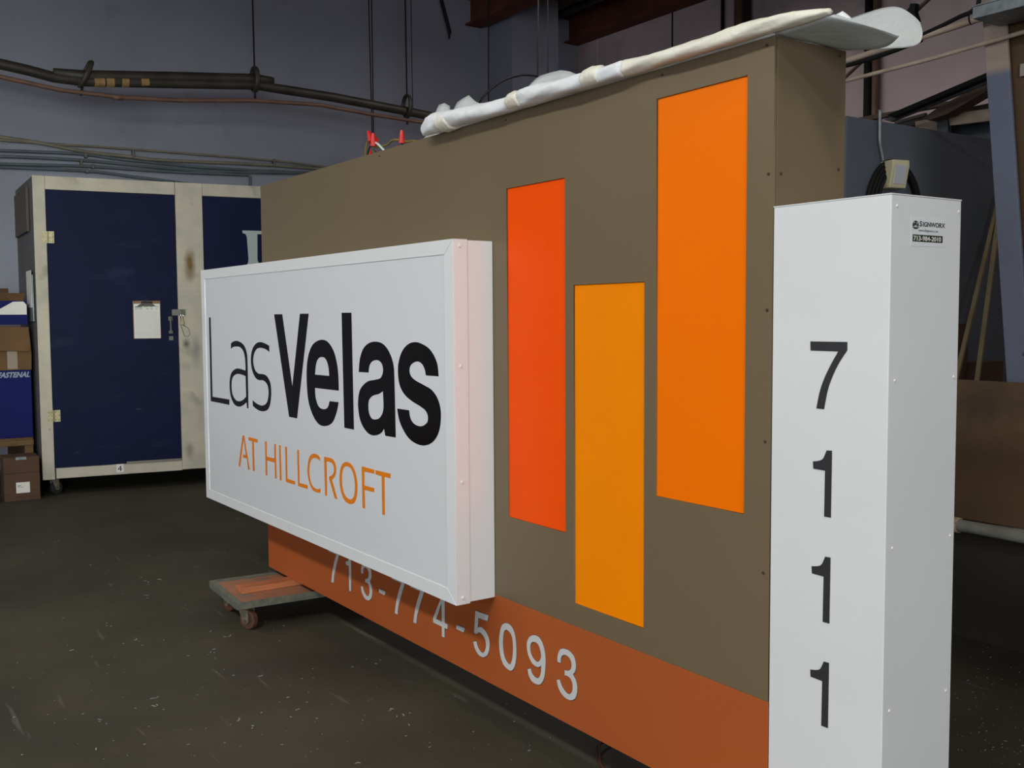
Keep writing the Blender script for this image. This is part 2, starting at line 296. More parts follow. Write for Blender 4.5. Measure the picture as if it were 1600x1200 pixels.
M['sign_orange'] = mat('terracotta_satin_paint', srgb(172, 88, 42), 0.42, col2=srgb(168, 85, 40), scale=1.5, spec=0.3)
M['red'] = mat('red_orange_acrylic', (0.95, 0.085, 0.0, 1), 0.4, spec=0.12, col2=(0.93, 0.08, 0, 1))
M['orange'] = mat('orange_acrylic', (0.95, 0.18, 0.0, 1), 0.4, spec=0.12, col2=(0.93, 0.175, 0, 1))
M['yellow'] = mat('amber_acrylic', (0.95, 0.255, 0.0, 1), 0.4, spec=0.12, col2=(0.93, 0.245, 0, 1))
M['white_face'] = mat('white_polycarbonate_face', (0.72, 0.73, 0.75, 1), 0.12, spec=0.5, col2=(0.71, 0.72, 0.74, 1), scale=1)
M['white_metal'] = mat('white_enamel_metal', (0.76, 0.765, 0.77, 1), 0.38, spec=0.4, col2=(0.75, 0.755, 0.76, 1), scale=1.2)
M['pylon_white'] = mat('white_satin_aluminium', (0.74, 0.75, 0.75, 1), 0.45, spec=0.35, col2=(0.71, 0.72, 0.72, 1), scale=2.5)
layer(M['pylon_white'], (0.42, 0.42, 0.40, 1), 3.2, 0.66, 0.78, 0.25)
M['vinyl_black'] = mat('gloss_black_vinyl', (0.006, 0.005, 0.005, 1), 0.12, spec=0.12, col2=(0.007, 0.005, 0.005, 1))
M['vinyl_orange'] = mat('orange_vinyl', (0.85, 0.23, 0.005, 1), 0.3, col2=(0.82, 0.22, 0.005, 1))
M['digit_white'] = mat('white_push_through_acrylic', (0.62, 0.62, 0.60, 1), 0.4)
M['digit_edge'] = mat('grey_digit_edge', srgb(92, 70, 60), 0.5)
M['screw'] = mat('brown_screw_head', srgb(92, 78, 62), 0.4, metal=0.6)
M['white_screw'] = mat('white_screw_head', (0.75, 0.74, 0.72, 1), 0.35)
M['foam'] = mat('white_foam_wrap', (0.82, 0.83, 0.83, 1), 0.7, col2=(0.74, 0.76, 0.77, 1), scale=6, bump=0.6, bscale=26, trans=0.25)
M['foam_thin_shaded'] = mat('thin_shaded_white_foam', (0.56, 0.59, 0.58, 1), 0.75, col2=(0.48, 0.51, 0.50, 1), scale=7, bump=0.35, bscale=30)  # thin white foam, darkened in colour to stand in for dimmer light
M['foam_cream'] = mat('cream_foam_tape', (0.83, 0.80, 0.68, 1), 0.6, col2=(0.76, 0.73, 0.60, 1), scale=8, bump=0.3, bscale=60)
M['nut_red'] = mat('red_wire_nut', (0.62, 0.02, 0.015, 1), 0.4)
M['wire_green'] = mat('green_wire', (0.01, 0.16, 0.10, 1), 0.4)
M['wire_white'] = mat('white_wire', (0.6, 0.66, 0.6, 1), 0.4)
M['wire_black'] = mat('black_wire', (0.012, 0.012, 0.012, 1), 0.6, spec=0.15)
M['wire_yellow'] = mat('yellow_wire', (0.22, 0.18, 0.03, 1), 0.45)
M['wood_frame'] = mat('white_painted_timber', srgb(192, 182, 164), 0.7, col2=srgb(172, 164, 150), scale=5, bump=0.15)
layer(M['wood_frame'], srgb(120, 110, 96), 4.5, 0.60, 0.74, 0.6)
layer(M['wood_frame'], srgb(66, 60, 54), 22, 0.70, 0.76, 0.6)
spot(M['wood_frame'], srgb(112, 84, 34), (1.265, 0, 2.0), (0.06, 1, 0.18), 0.5, 1.0)
spot(M['wood_frame'], srgb(70, 80, 96), (1.30, 0, 1.22), (0.06, 1, 0.18), 0.6, 0.6)
spot(M['wood_frame'], srgb(40, 38, 36), (1.215, 0, 1.29), (0.04, 1, 0.05), 0.6, 0.8)
spot(M['wood_frame'], srgb(90, 74, 50), (1.22, 0, 0.32), (0.05, 1, 0.1), 0.6, 0.6)
M['door_blue'] = mat('navy_painted_plywood', srgb(14, 21, 56), 0.6, spec=0.12, col2=srgb(11, 17, 47), scale=2.5, bump=0.08)
layer(M['door_blue'], srgb(56, 66, 92), 2.2, 0.60, 0.75, 0.2, stretch=(1, 1, 3))
layer(M['door_blue'], srgb(120, 128, 140), 16, 0.74, 0.78, 0.5, stretch=(0.35, 1, 2.2))
M['cabinet_side'] = mat('grey_painted_side', srgb(94, 92, 94), 0.7, col2=srgb(78, 74, 74), scale=2)
M['brass'] = mat('dull_brass', (0.40, 0.35, 0.22, 1), 0.5, metal=0.5, col2=(0.26, 0.22, 0.12, 1), scale=30)
M['steel'] = mat('zinc_steel', (0.17, 0.16, 0.14, 1), 0.5, metal=0.5, col2=(0.10, 0.10, 0.09, 1), scale=20)
M['galv'] = mat('galvanised_sheet', srgb(140, 148, 150), 0.5, metal=0.5, col2=srgb(112, 120, 124), scale=25)
M['chrome'] = mat('chrome', (0.8, 0.8, 0.8, 1), 0.12, metal=1)
M['rubber'] = mat('dark_rubber', (0.02, 0.02, 0.02, 1), 0.6)
M['wheel'] = mat('brown_phenolic_wheel', srgb(104, 68, 52), 0.5, col2=srgb(70, 48, 40), scale=25)
M['bracket'] = mat('worn_steel_bracket', srgb(150, 140, 122), 0.55, metal=0.4, col2=srgb(92, 82, 70), scale=20)
M['dolly_wood'] = mat('worn_dolly_plywood', srgb(168, 116, 86), 0.65, col2=srgb(142, 96, 72), scale=5, stretch=(1, 0.25, 1), bump=0.15)
layer(M['dolly_wood'], srgb(112, 104, 92), 6, 0.56, 0.66, 0.7)
M['carpet'] = mat('grey_green_carpet_edge', srgb(112, 112, 98), 0.95, col2=srgb(86, 88, 78), scale=30, bump=0.4, bscale=200)
M['pine'] = mat('orange_pine_batten', srgb(190, 118, 76), 0.6, col2=srgb(160, 94, 58), scale=5, stretch=(6, 0.6, 6))
M['ply'] = mat('weathered_plywood', srgb(102, 78, 52), 0.8, col2=srgb(80, 62, 42), scale=2.2, bump=0.1)
layer(M['ply'], srgb(44, 36, 28), 2.4, 0.55, 0.72, 0.7)
M['ply_light'] = mat('bare_plywood', srgb(84, 63, 38), 0.75, col2=srgb(72, 54, 33), scale=2, stretch=(1, 1, 0.2))
M['stick'] = mat('pale_pine_strip', srgb(150, 134, 100), 0.7, col2=srgb(128, 112, 82), scale=4)
M['cardboard'] = mat('brown_cardboard', srgb(110, 79, 48), 0.85, col2=srgb(96, 68, 42), scale=6, bump=0.05)  # cardboard colours darkened to put the box stack in shade
M['cardboard_dark'] = mat('dark_brown_cardboard', srgb(84, 58, 40), 0.85, col2=srgb(74, 51, 36), scale=6)
M['tape'] = mat('tan_packing_tape', srgb(168, 136, 92), 0.35, col2=srgb(140, 108, 68), scale=18)
M['tape_white'] = mat('pale_paper_tape', srgb(150, 134, 116), 0.5)
M['paper'] = mat('white_paper', srgb(222, 218, 212), 0.8)
M['print'] = mat('grey_print', srgb(96, 96, 100), 0.8)
M['blue_box'] = mat('blue_printed_carton', srgb(9, 17, 88), 0.6, col2=srgb(8, 14, 80), scale=3, spec=0.2)  # blue darkened as well, the stack's shade is in the colour
M['white_print'] = mat('white_print_on_blue', srgb(150, 156, 172), 0.6)
M['pallet'] = mat('pallet_timber', srgb(110, 82, 48), 0.8, col2=srgb(90, 66, 40), scale=6, stretch=(1, 1, 4))  # timber darkened with the boxes it carries, shade in the colour
M['pipe_dark'] = mat('grimy_black_pipe', srgb(66, 60, 52), 0.5, col2=srgb(46, 40, 36), scale=4, metal=0.1)
M['pipe_brown'] = mat('brown_copper_pipe', srgb(122, 90, 74), 0.55, col2=srgb(98, 72, 60), scale=5)
M['conduit'] = mat('painted_conduit', srgb(92, 100, 106), 0.5, col2=srgb(76, 84, 88), scale=5)
M['conduit_tan'] = mat('tan_conduit', srgb(132, 124, 108), 0.5, col2=srgb(108, 102, 92), scale=5)
M['rod'] = mat('dark_threaded_rod', srgb(34, 32, 35), 0.7, spec=0.15)
M['pipe_beige'] = mat('beige_painted_pipe', srgb(190, 172, 152), 0.55, col2=srgb(160, 142, 126), scale=8)
M['panel_blue'] = mat('slate_painted_partition', srgb(92, 98, 106), 0.7, col2=srgb(82, 90, 98), scale=1.4, bump=0.05)
layer(M['panel_blue'], srgb(60, 62, 66), 3, 0.6, 0.75, 0.4)
M['post'] = mat('two_tone_painted_post', srgb(104, 110, 128), 0.7, col2=srgb(94, 100, 116), scale=2)
M['ivory'] = mat('ivory_plastic', srgb(206, 196, 160), 0.4)
M['lens'] = mat('milky_lens', srgb(196, 198, 202), 0.3)
M['loft'] = mat('dusty_timber', srgb(116, 96, 82), 0.8, col2=srgb(92, 76, 66), scale=4)

# two-tone post: beige above, slate below
nt = M['post'].node_tree; b = nt.nodes['Principled BSDF']; src = b.inputs['Base Color'].links[0].from_socket
tc = nt.nodes.new('ShaderNodeTexCoord'); sp = nt.nodes.new('ShaderNodeSeparateXYZ'); nt.links.new(tc.outputs['Object'], sp.inputs[0])
mr = nt.nodes.new('ShaderNodeMapRange'); mr.inputs['From Min'].default_value = 2.62; mr.inputs['From Max'].default_value = 2.66; nt.links.new(sp.outputs['Z'], mr.inputs['Value'])
mx = nt.nodes.new('ShaderNodeMix'); mx.data_type = 'RGBA'; mx.inputs[7].default_value = srgb(158, 140, 128)
nt.links.new(mr.outputs['Result'], mx.inputs[0]); nt.links.new(src, mx.inputs[6]); nt.links.new(mx.outputs[2], b.inputs['Base Color'])

# perforated black mesh behind the address numbers: a fine diagonal dot grid
def mesh_black():
    m = bpy.data.materials.new('perforated_black_mesh'); m.use_nodes = True
    nt = m.node_tree; N = nt.nodes; Lk = nt.links; b = N['Principled BSDF']; b.inputs['Roughness'].default_value = 0.45
    tc = N.new('ShaderNodeTexCoord'); mp = N.new('ShaderNodeMapping'); mp.inputs['Rotation'].default_value = (0, R(32), 0); mp.inputs['Scale'].default_value = (1, 0, 1)
    Lk.new(tc.outputs['Object'], mp.inputs['Vector'])
    v = N.new('ShaderNodeTexVoronoi'); v.inputs['Scale'].default_value = 330; v.inputs['Randomness'].default_value = 0
    Lk.new(mp.outputs['Vector'], v.inputs['Vector'])
    r = N.new('ShaderNodeMapRange'); r.inputs['From Min'].default_value = 0.32; r.inputs['From Max'].default_value = 0.42
    Lk.new(v.outputs['Distance'], r.inputs['Value'])
    x = N.new('ShaderNodeMix'); x.data_type = 'RGBA'; x.inputs[7].default_value = (0.008, 0.008, 0.010, 1); x.inputs[6].default_value = (0.06, 0.06, 0.065, 1)
    Lk.new(r.outputs['Result'], x.inputs[0]); Lk.new(x.outputs[2], b.inputs['Base Color'])
    return m
M['mesh'] = mesh_black()

# ------------------------------------------------------------------ the building
WX, PY, CZ = -6.2, 7.0, 5.6
struct(obj('floor', B(WX - .3, 14, -12, PY + .3, -0.1, 0), M['floor']))
struct(obj('ceiling', B(WX - .3, 14, -12, PY + .3, CZ, CZ + 0.1), M['ceiling']))
struct(obj('wall_back', B(WX - .3, WX, -12, PY + .3, 0, CZ), M['wall_grey']))
struct(obj('wall_right', B(WX, 14, PY, PY + .3, 0, CZ), M['wall_pink']))
# pilaster cast onto the back wall
struct(obj('trim_1', B(WX, WX + 0.54, 5.52, 6.25, 0, CZ), M['wall_grey']))
# wall on the camera's side with its wide bay door opening
bm = bmesh.new(); box(bm, WX, 0.8, -12, -11.7, 0, CZ); box(bm, 7.2, 14, -12, -11.7, 0, CZ); box(bm, 0.8, 7.2, -12, -11.7, 4.6, CZ)
struct(obj('wall_front', bm, M['wall_grey']))
bm = bmesh.new(); box(bm, 13.7, 14, -11.7, -7.4, 0, CZ); box(bm, 13.7, 14, -3.6, PY, 0, CZ); box(bm, 13.7, 14, -7.4, -3.6, 4.3, CZ)
struct(obj('wall_left', bm, M['wall_grey']))

for i, (y, lab) in enumerate([(5.28, 'rust-red steel roof beam ending at the grey wall left of the pilaster'), (6.88, 'rust-red steel roof beam running along the top of the mauve wall')]):
    bm = bmesh.new()
    box(bm, WX, 13.7, y - .035, y + .035, 5.27, CZ); box(bm, WX + .0, 13.7, y - .12, y + .12, 5.25, 5.275); box(bm, WX, 13.7, y - .12, y + .12, CZ - .025, CZ)
    tag(obj('roof_beam', bm, M['beam']), lab, 'beam', None)
tag(obj('vent_pipe', cyl(bmesh.new(), (WX, 6.33, 5.47), (13.6, 6.33, 5.47), 0.05), M['pipe_dark'], smooth=True), 'dark round pipe under the roof between the two rust-red beams', 'pipe')
bm = bmesh.new(); tube(bm, [at(688, -30, 0, -6.0), at(690, 0, 0, -6.0), at(703, 50, 0, -6.0)], 0.022, 6); tube(bm, [at(703, 46, 0, -6.0), at(702, 60, 0, -6.0)], 0.012, 6)
tube(bm, [at(703, 50, 0, -6.0), at(704, 51, 0, WX + .01)], 0.015, 6)
tag(obj('steel_bracket', bm, M['rod']), 'dark sloping steel strut hanging from the roof beside the left beam', 'bracket')

# strip light fixtures over the aisle; the last two are added fill
NOTE = ['farthest left one of the aisle row', 'second of the aisle row', 'third of the aisle row', 'over the near half of the sign', 'over the camera side of the pylon', 'unseen one added to brighten the mauve wall', 'unseen one added to brighten the space behind the sign']
for (x, y, p), note in zip(STRIPS, NOTE):
    t = thing('strip_light', 'hanging fluorescent strip light, ' + note, 'ceiling light', (x, y, 4.95))
    obj('housing', B(-1.2, 1.2, -.3, .3, 0, 0.07), M['white_metal'], t, bevel=.005)
    for s in (-1, 1): obj('hanger_rod', cyl(bmesh.new(), (s, 0, .07), (s, 0, CZ - 4.95), .006, seg=8), M['rod'], t)

# ------------------------------------------------------------------ the monument sign
L, ZB, ZM, ZT, D = 3.488, 0.18, 0.519, 2.21, 0.277
sign = thing('monument_sign', 'large taupe and terracotta sign structure with three orange stripe panels and a phone number', 'sign')
obj('cabinet_body', B(0, L, 0.012, D, ZM, ZT), M['sign_brown'], sign, bevel=.0015)
holes = [(2.300, 2.631, 0.815, 1.958), (2.675, 3.009, 0.592, 1.617), (3.059, 3.400, 0.996, 2.130)]
plate('front_panel', [rect(0, L, ZM, ZT)] + [rect(*h) for h in holes], 0.006, 0.006, M['sign_brown'], sign)
plate('backing_panel', [rect(0.002, L - .002, ZM, ZT - .002)], 0.0045, 0.0115, M['sign_brown'], sign)
for h, k, lab in zip(holes, ('red', 'yellow', 'orange'), ('red-orange stripe panel nearest the white light box', 'amber yellow stripe panel, lowest of the three', 'orange stripe panel, tallest and nearest the pylon')):
    o = plate('accent_panel', [rect(h[0] + .0008, h[1] - .0008, h[2] + .0008, h[3] - .0008)], 0.0022, 0.0068, M[k], sign); o['label'] = lab
o = obj('base_panel', B(0, L, 0.0, D, ZB, ZM - .001), M['sign_orange'], sign, bevel=.0015); o['label'] = 'terracotta base of the sign'
base = o
# phone number 713-774-5093
def shift(cs, dx): return [[(x + dx, z, c) for x, z, c in k] for k in cs]
SEVEN = [[(0, .431, 1), (.110, .431, 1), (.110, .411, 1), (.084, .366, 0), (.064, .325, 0), (.052, .296, 0), (.047, .268, 1), (.024, .268, 1), (.032, .300, 0), (.047, .342, 0), (.066, .378, 0), (.086, .411, 1), (0, .411, 1)]]
ONE = [[(.9725, .399, 1), (.993, .403, 0), (1.003, .414, 0), (1.008, .431, 1), (1.0215, .431, 1), (1.0215, .268, 1), (1.0025, .268, 1), (1.0025, .383, 1), (.9725, .383, 1)]]
FOUR = [[(1.838, .431, 1), (1.855, .431, 1), (1.855, .3265, 1), (1.8765, .3265, 1), (1.8765, .3073, 1), (1.855, .3073, 1), (1.855, .268, 1), (1.8355, .268, 1), (1.8355, .3073, 1), (1.7676, .3073, 1), (1.7676, .3265, 1)], [(1.8355, .401, 1), (1.788, .3265, 1), (1.8355, .3265, 1)]]
phone = [shift(SEVEN, .7845), ONE, shift(THREE, 1.1243 - 2.5832), shift(DASH, -.6440), shift(SEVEN, 1.4205), shift(SEVEN, 1.5815), FOUR, DASH, FIVE, ZERO, NINE, THREE]
for g in phone:
    o = plate('digit', [outline(c) for c in g], 0.0025, -0.0004, M['digit_white'], base)
    # dark routed gap round each digit: the same shape a hair larger
    cu = bpy.data.curves.new('gap', 'CURVE'); cu.dimensions = '2D'; cu.fill_mode = 'BOTH'; cu.extrude = 0.0002; cu.offset = 0.0
    for c in g:
        P = outline(c); n = len(P); area2 = sum(P[i].x * P[(i + 1) % n].y - P[(i + 1) % n].x * P[i].y for i in range(n))
        s_ = 1 if area2 > 0 else -1
        if c is not g[0]: s_ = -s_
        Q = []
        for i in range(n):
            d1 = (P[i] - P[i - 1]); d2 = (P[(i + 1) % n] - P[i])
            if d1.length < 1e-6 or d2.length < 1e-6: continue
            d1.normalize(); d2.normalize(); nn = Vector((d1.y + d2.y, -d1.x - d2.x))
            if nn.length < 1e-3: continue
            nn = nn.normalized() / max(0.6, math.sqrt(max(0.05, (1 + d1.dot(d2)) / 2)))
            Q.append(P[i] + nn * 0.0022 * s_)
        s = cu.splines.new('POLY'); s.points.add(len(Q) - 1); s.use_cyclic_u = True
        for i, p in enumerate(Q): s.points[i].co = (p[0], p[1], 0, 1)
    me = curve_mesh(cu, Matrix.Translation((0, -0.0004, 0)) @ TOFRONT); me.name = 'digit_outline'
    link('digit_outline', me, M['digit_edge'], o)
for x, z in [(3.464, 2.191), (3.082, 2.192), (3.473, 1.872), (3.473, 1.531), (3.471, 1.195), (3.469, .854), (1.36, 2.19), (.05, 2.185), (2.3, 2.19)]:
    obj('screw', cyl(bmesh.new(), (x, .001, z), (x, -.0035, z), .0045, .003, 10), M['screw'], sign)
for y, z in [(.25, 2.193), (.027, 1.873), (.25, 1.9)]:
    obj('screw', cyl(bmesh.new(), (L - .001, y, z), (L + .0035, y, z), .0045, .003, 10), M['screw'], sign)
# wiring standing out of the open top
wr = obj('wiring', tube(bmesh.new(), catmull([(1.02, .12, 2.19), (1.03, .1, 2.26), (1.07, .1, 2.31), (1.12, .1, 2.27), (1.2, .12, 2.27), (1.30, .1, 2.275), (1.4, .11, 2.255), (1.5, .1, 2.24), (1.55, .12, 2.19)], 6), .0045, 8), M['wire_yellow'], sign)
def wire(pts, m, r=.0035): obj('wire', tube(bmesh.new(), catmull(pts, 6), r, 8), M[m], wr)
wire([(1.075, .1, 2.19), (1.075, .09, 2.25), (1.12, .1, 2.31)], 'wire_black')
wire([(1.12, .1, 2.29), (1.18, .09, 2.27), (1.235, .1, 2.222), (1.24, .1, 2.19)], 'wire_white', .005)
wire([(1.10, .1, 2.26), (1.15, .09, 2.235), (1.2, .1, 2.232), (1.21, .1, 2.19)], 'wire_green', .006)
wire([(1.36, .1, 2.19), (1.37, .1, 2.22), (1.375, .1, 2.26)], 'wire_black')
wire([(1.585, .1, 2.315), (1.63, .1, 2.285), (1.68, .1, 2.24), (1.70, .1, 2.19)], 'wire_green', .006)
wire([(1.58, .1, 2.32), (1.60, .1, 2.305)], 'wire_white', .007)
wire([(1.64, .09, 2.285), (1.67, .09, 2.25), (1.69, .09, 2.19)], 'wire_white', .004)
wire([(1.71, .1, 2.19), (1.72, .1, 2.25), (1.76, .1, 2.27), (1.8, .1, 2.25), (1.82, .1, 2.2)], 'wire_black', .005)
def nut(p, d, s=1.0):
    p = Vector(p); d = Vector(d).normalized(); bm = bmesh.new()
    cyl(bm, p, p + d * .035 * s, .0135 * s, .010 * s, 12); cyl(bm, p + d * .034 * s, p + d * .052 * s, .010 * s, .006 * s, 12)
    obj('wire_nut', bm, M['nut_red'], wr)
nut((1.095, .1, 2.295), (-.55, 0, .9), 1.15); nut((1.135, .1, 2.30), (-.2, 0, -.1)); nut((1.13, .09, 2.27), (0, 0, 1), 1.1)
nut((1.11, .1, 2.25), (-.8, 0, -.5), 1.2); nut((1.372, .1, 2.25), (.05, 0, 1), 1.05); nut((1.52, .1, 2.215), (-.6, 0, .35)); nut((1.33, .09, 2.212), (.3, 0, .3), .8)

# ------------------------------------------------------------------ the light box
X0, X1, Z0, Z1, YF = -0.502, 2.217, 0.505, 1.786, -0.167
lb = thing('light_box_sign', 'white light box sign lettered in black and orange, fixed on the taupe sign face', 'sign')
obj('box_body', B(X0 + .004, X1 - .004, YF + .012, -.001, Z0 + .004, Z1 - .003), M['white_metal'], lb, bevel=.002)
W = .060
c0, c1 = [(X0, Z0), (X1, Z0), (X1, Z1), (X0, Z1)], [(X0 + W, Z0 + W * .85), (X1 - W, Z0 + W * .85), (X1 - W, Z1 - W * .85), (X0 + W, Z1 - W * .85)]
gp = .0006
for i in range(4):
    a, b_ = c0[i], c0[(i + 1) % 4]; c, d_ = c1[(i + 1) % 4], c1[i]
    t = Vector((b_[0] - a[0], 0, b_[1] - a[1])).normalized() * gp
    bm = bmesh.new()
    prism(bm, [Vector((a[0], YF, a[1])) + t, Vector((b_[0], YF, b_[1])) - t, Vector((c[0], YF, c[1])) - t, Vector((d_[0], YF, d_[1])) + t], (0, .006, 0))
    # return lip round the side of the box
    if i == 0: box(bm, X0, X1, YF + .006, YF + .058, Z0, Z0 + .0025)
    if i == 2: box(bm, X0, X1, YF + .006, YF + .058, Z1 - .0025, Z1)
    if i == 1: box(bm, X1 - .0025, X1, YF + .006, YF + .058, Z0 + .0025, Z1 - .0025)
    if i == 3: box(bm, X0, X0 + .0025, YF + .006, YF + .058, Z0 + .0025, Z1 - .0025)
    obj('frame_rail', bm, M['white_metal'], lb, bevel=.0008, seg=1)
face = obj('sign_face', B(X0 + .05, X1 - .05, YF + .003, YF + .010, Z0 + .04, Z1 - .04), M['white_face'], lb)
for z in (1.763, 1.347, .941, .530):
    obj('rivet', cyl(bmesh.new(), (X1, -.139, z), (X1 + .005, -.139, z), .0075, .005, 14), M['white_screw'], lb, bevel=.001)
for g in THIN + BOLD:
    plate('letter', [outline(c) for c in g], 0.0006, YF + .0028, M['vinyl_black'], face)
for g in TAGLINE:
    plate('letter', [outline(c) for c in g], 0.0006, YF + .0028, M['vinyl_orange'], face)['label'] = 'orange letter'

# ------------------------------------------------------------------ the address pylon
PX0, PX1, PD, PT = L + .003, 3.830, 0.270, 1.786
py = thing('address_pylon', 'tall white address column with black numbers 7111 at the near end of the sign', 'sign')
obj('column', B(PX0, PX1, 0, PD, ZB, PT), M['pylon_white'], py, bevel=.002)
obj('top_cap', B(PX0 - .001, PX1 + .001, -.001, PD + .001, PT, PT + .003), M['pylon_white'], py, bevel=.0008)
for g, dz in [(ADDRESS_SEVEN, 0), (ADDRESS_ONE, 0), (ADDRESS_ONE, -.259), (ADDRESS_ONE, -.518)]:
    plate('address_digit', [outline([(x, z + dz, c) for x, z, c in k]) for k in g], 0.0008, -0.0003, M['mesh'], py)
for y, z in [(.021, 1.761), (.26, 1.76), (.024, 1.367), (.254, 1.367), (.026, .981), (.25, .598), (.026, .598), (.254, .981)]:
    obj('screw', cyl(bmesh.new(), (PX1 - .001, y, z), (PX1 + .0025, y, z), .0045, .003, 10), M['white_screw'], py)
# maker's sticker
SM = Matrix.Translation((PX1 + .0006, 0, 0)) @ Matrix.Rotation(R(90), 4, 'Z') @ Matrix.Rotation(R(90), 4, 'X')    # drawing (y, z) facing +X
st = obj('sticker', B(PX1, PX1 + .0005, .073, .203, 1.674, 1.741), mat('white_sticker', (0.76, 0.78, 0.79, 1), 0.3), py); st['label'] = 'white maker sticker with a phone number'
gm = mat('green_to_black_print', srgb(20, 26, 22), 0.5)
nt = gm.node_tree; bb = nt.nodes['Principled BSDF']; tc = nt.nodes.new('ShaderNodeTexCoord'); sp = nt.nodes.new('ShaderNodeSeparateXYZ')
nt.links.new(tc.outputs['Object'], sp.inputs[0]); rp = nt.nodes.new('ShaderNodeMapRange'); rp.inputs['From Min'].default_value = .082; rp.inputs['From Max'].default_value = .15
nt.links.new(sp.outputs['Y'], rp.inputs['Value']); mx = nt.nodes.new('ShaderNodeMix'); mx.data_type = 'RGBA'; mx.inputs[6].default_value = srgb(36, 70, 36); mx.inputs[7].default_value = srgb(14, 18, 18)
nt.links.new(rp.outputs['Result'], mx.inputs[0]); nt.links.new(mx.outputs[2], bb.inputs['Base Color'])
obj('printed_band', B(PX1 + .0004, PX1 + .0008, .080, .196, 1.684, 1.700), gm, st)
lettering('sticker_text', '713-984-2010', SM @ Matrix.Translation((.0825, 1.6868, .0005)), 0.0146, M['paper'], st, .0003, sx=1.3, offset=.0003)
lettering('sticker_text', 'S', SM @ Matrix.Translation((.105, 1.7195, .0002)), 0.0165, M['mesh'], st, .0003, sx=1.35, offset=.0004)
lettering('sticker_text', 'IGNWORX', SM @ Matrix.Translation((.1175, 1.7195, .0002)), 0.0145, M['mesh'], st, .0003, sx=1.2, offset=.0004)
lettering('sticker_text', 'www.ddsignworx.com', SM @ Matrix.Translation((.102, 1.7075, .0002)), .0085, M['print'], st, .0003, sx=.98)
bm = bmesh.new()
for k in range(14):
    a0, a1 = math.pi * k / 14, math.pi * (k + 1) / 14
    q = [(.0125 * math.cos(a), .0135 * math.sin(a)) for a in (a0, a1)] + [(.0108 * math.cos(a), .0118 * math.sin(a)) for a in (a1, a0)]
    prism(bm, [(PX1 + .0008, .0905 + y, 1.718 + z) for y, z in q], (.0003, 0, 0))
for y0, y1, z0, z1 in [(-.0095, -.004, 0, .008), (-.003, .001, .003, .012), (.002, .0035, 0, .013), (.005, .009, .0, .007), (-.0115, .0115, -.0035, -.0012), (-.0065, .0065, -.0055, -.0035)]:
    box(bm, PX1 + .0006, PX1 + .0011, .0905 + y0, .0905 + y1, 1.718 + z0, 1.718 + z1)
obj('logo', bm, M['mesh'], st)

# ------------------------------------------------------------------ foam wrap lying along the top of the sign
wrap = thing('foam_wrap', 'loose white foam sheeting rolled along the top edge of the taupe sign', 'packing foam')
def lumpy(pts, rad, seg=18, amp=.12, seed=1):
    rnd = random.Random(seed); bm = bmesh.new(); P = catmull(pts, 6); n = len(P); rings = []
    for i, p in enumerate(P):
        f = i / (n - 1) * (len(rad) - 1); k = min(int(f), len(rad) - 2); r = rad[k] + (rad[k + 1] - rad[k]) * (f - k)
        ring = []
        for s in range(seg):
            a = 2 * math.pi * s / seg
            q = r * (1 + amp * math.sin(3 * a + p.x * 9) * math.sin(p.x * 21 + a) + rnd.uniform(-.04, .04))
            ring.append(bm.verts.new((p.x, p.y + q * 1.15 * math.cos(a), p.z + max(q * math.sin(a), -.9 * r))))
        rings.append(ring)
    for a, b_ in zip(rings, rings[1:]):
        for k in range(seg): bm.faces.new((a[k], a[(k + 1) % seg], b_[(k + 1) % seg], b_[k]))
    bm.faces.new(rings[0]); bm.faces.new(rings[-1][::-1])
    return bm
zc = ZT + .018
obj('rolled_edge', lumpy([(1.80, -.034, ZT + .006), (1.825, -.036, zc), (1.9, -.04, zc + .008), (2.05, -.038, zc + .008), (2.28, -.036, zc), (2.42, -.03, zc - .002), (2.47, -.033, zc + .004), (2.62, -.038, zc + .002), (2.80, -.036, zc), (2.96, -.034, zc)],
    [.010, .026, .034, .031, .026, .022, .030, .028, .024, .021], seed=3, amp=.2), M['foam'], wrap, smooth=True)
o = obj('taped_edge', lumpy([(2.955, -.028, zc), (3.1, -.028, zc - .001), (3.3, -.03, zc), (3.5, -.03, zc), (3.60, -.02, zc - .002), (3.66, -.005, zc - .002)], [.022, .020, .021, .019, .014, .007], seed=5, amp=.22), M['foam_cream'], wrap, smooth=True)
o['label'] = 'cream tape along the rolled foam'
for x0, x1, r in [(1.945, 2.015, .0345), (2.39, 2.45, .0265), (2.79, 2.86, .0255)]:
    o = obj('tape_patch', lumpy([(x0, -.038, zc + .003), ((x0 + x1) / 2, -.038, zc + .005), (x1, -.038, zc + .003)], [r, r + .002, r], seed=8, amp=.1), M['foam_cream'], wrap, smooth=True); o['label'] = 'cream tape round the roll'
def sheet(rows, m, name='foam_sheet', thick=.0022, sub=2):
    bm = bmesh.new(); V = [[bm.verts.new(p) for p in r] for r in rows]
    for a, b_ in zip(V, V[1:]):
        for k in range(len(a) - 1): bm.faces.new((a[k], a[k + 1], b_[k + 1], b_[k]))
    o = obj(name, bm, m, wrap, smooth=True)
    if sub:
        md = o.modifiers.new('sub', 'SUBSURF'); md.levels = sub; md.render_levels = sub
        md.boundary_smooth = 'PRESERVE_CORNERS'
    md = o.modifiers.new('solid', 'SOLIDIFY'); md.thickness = thick
    return o
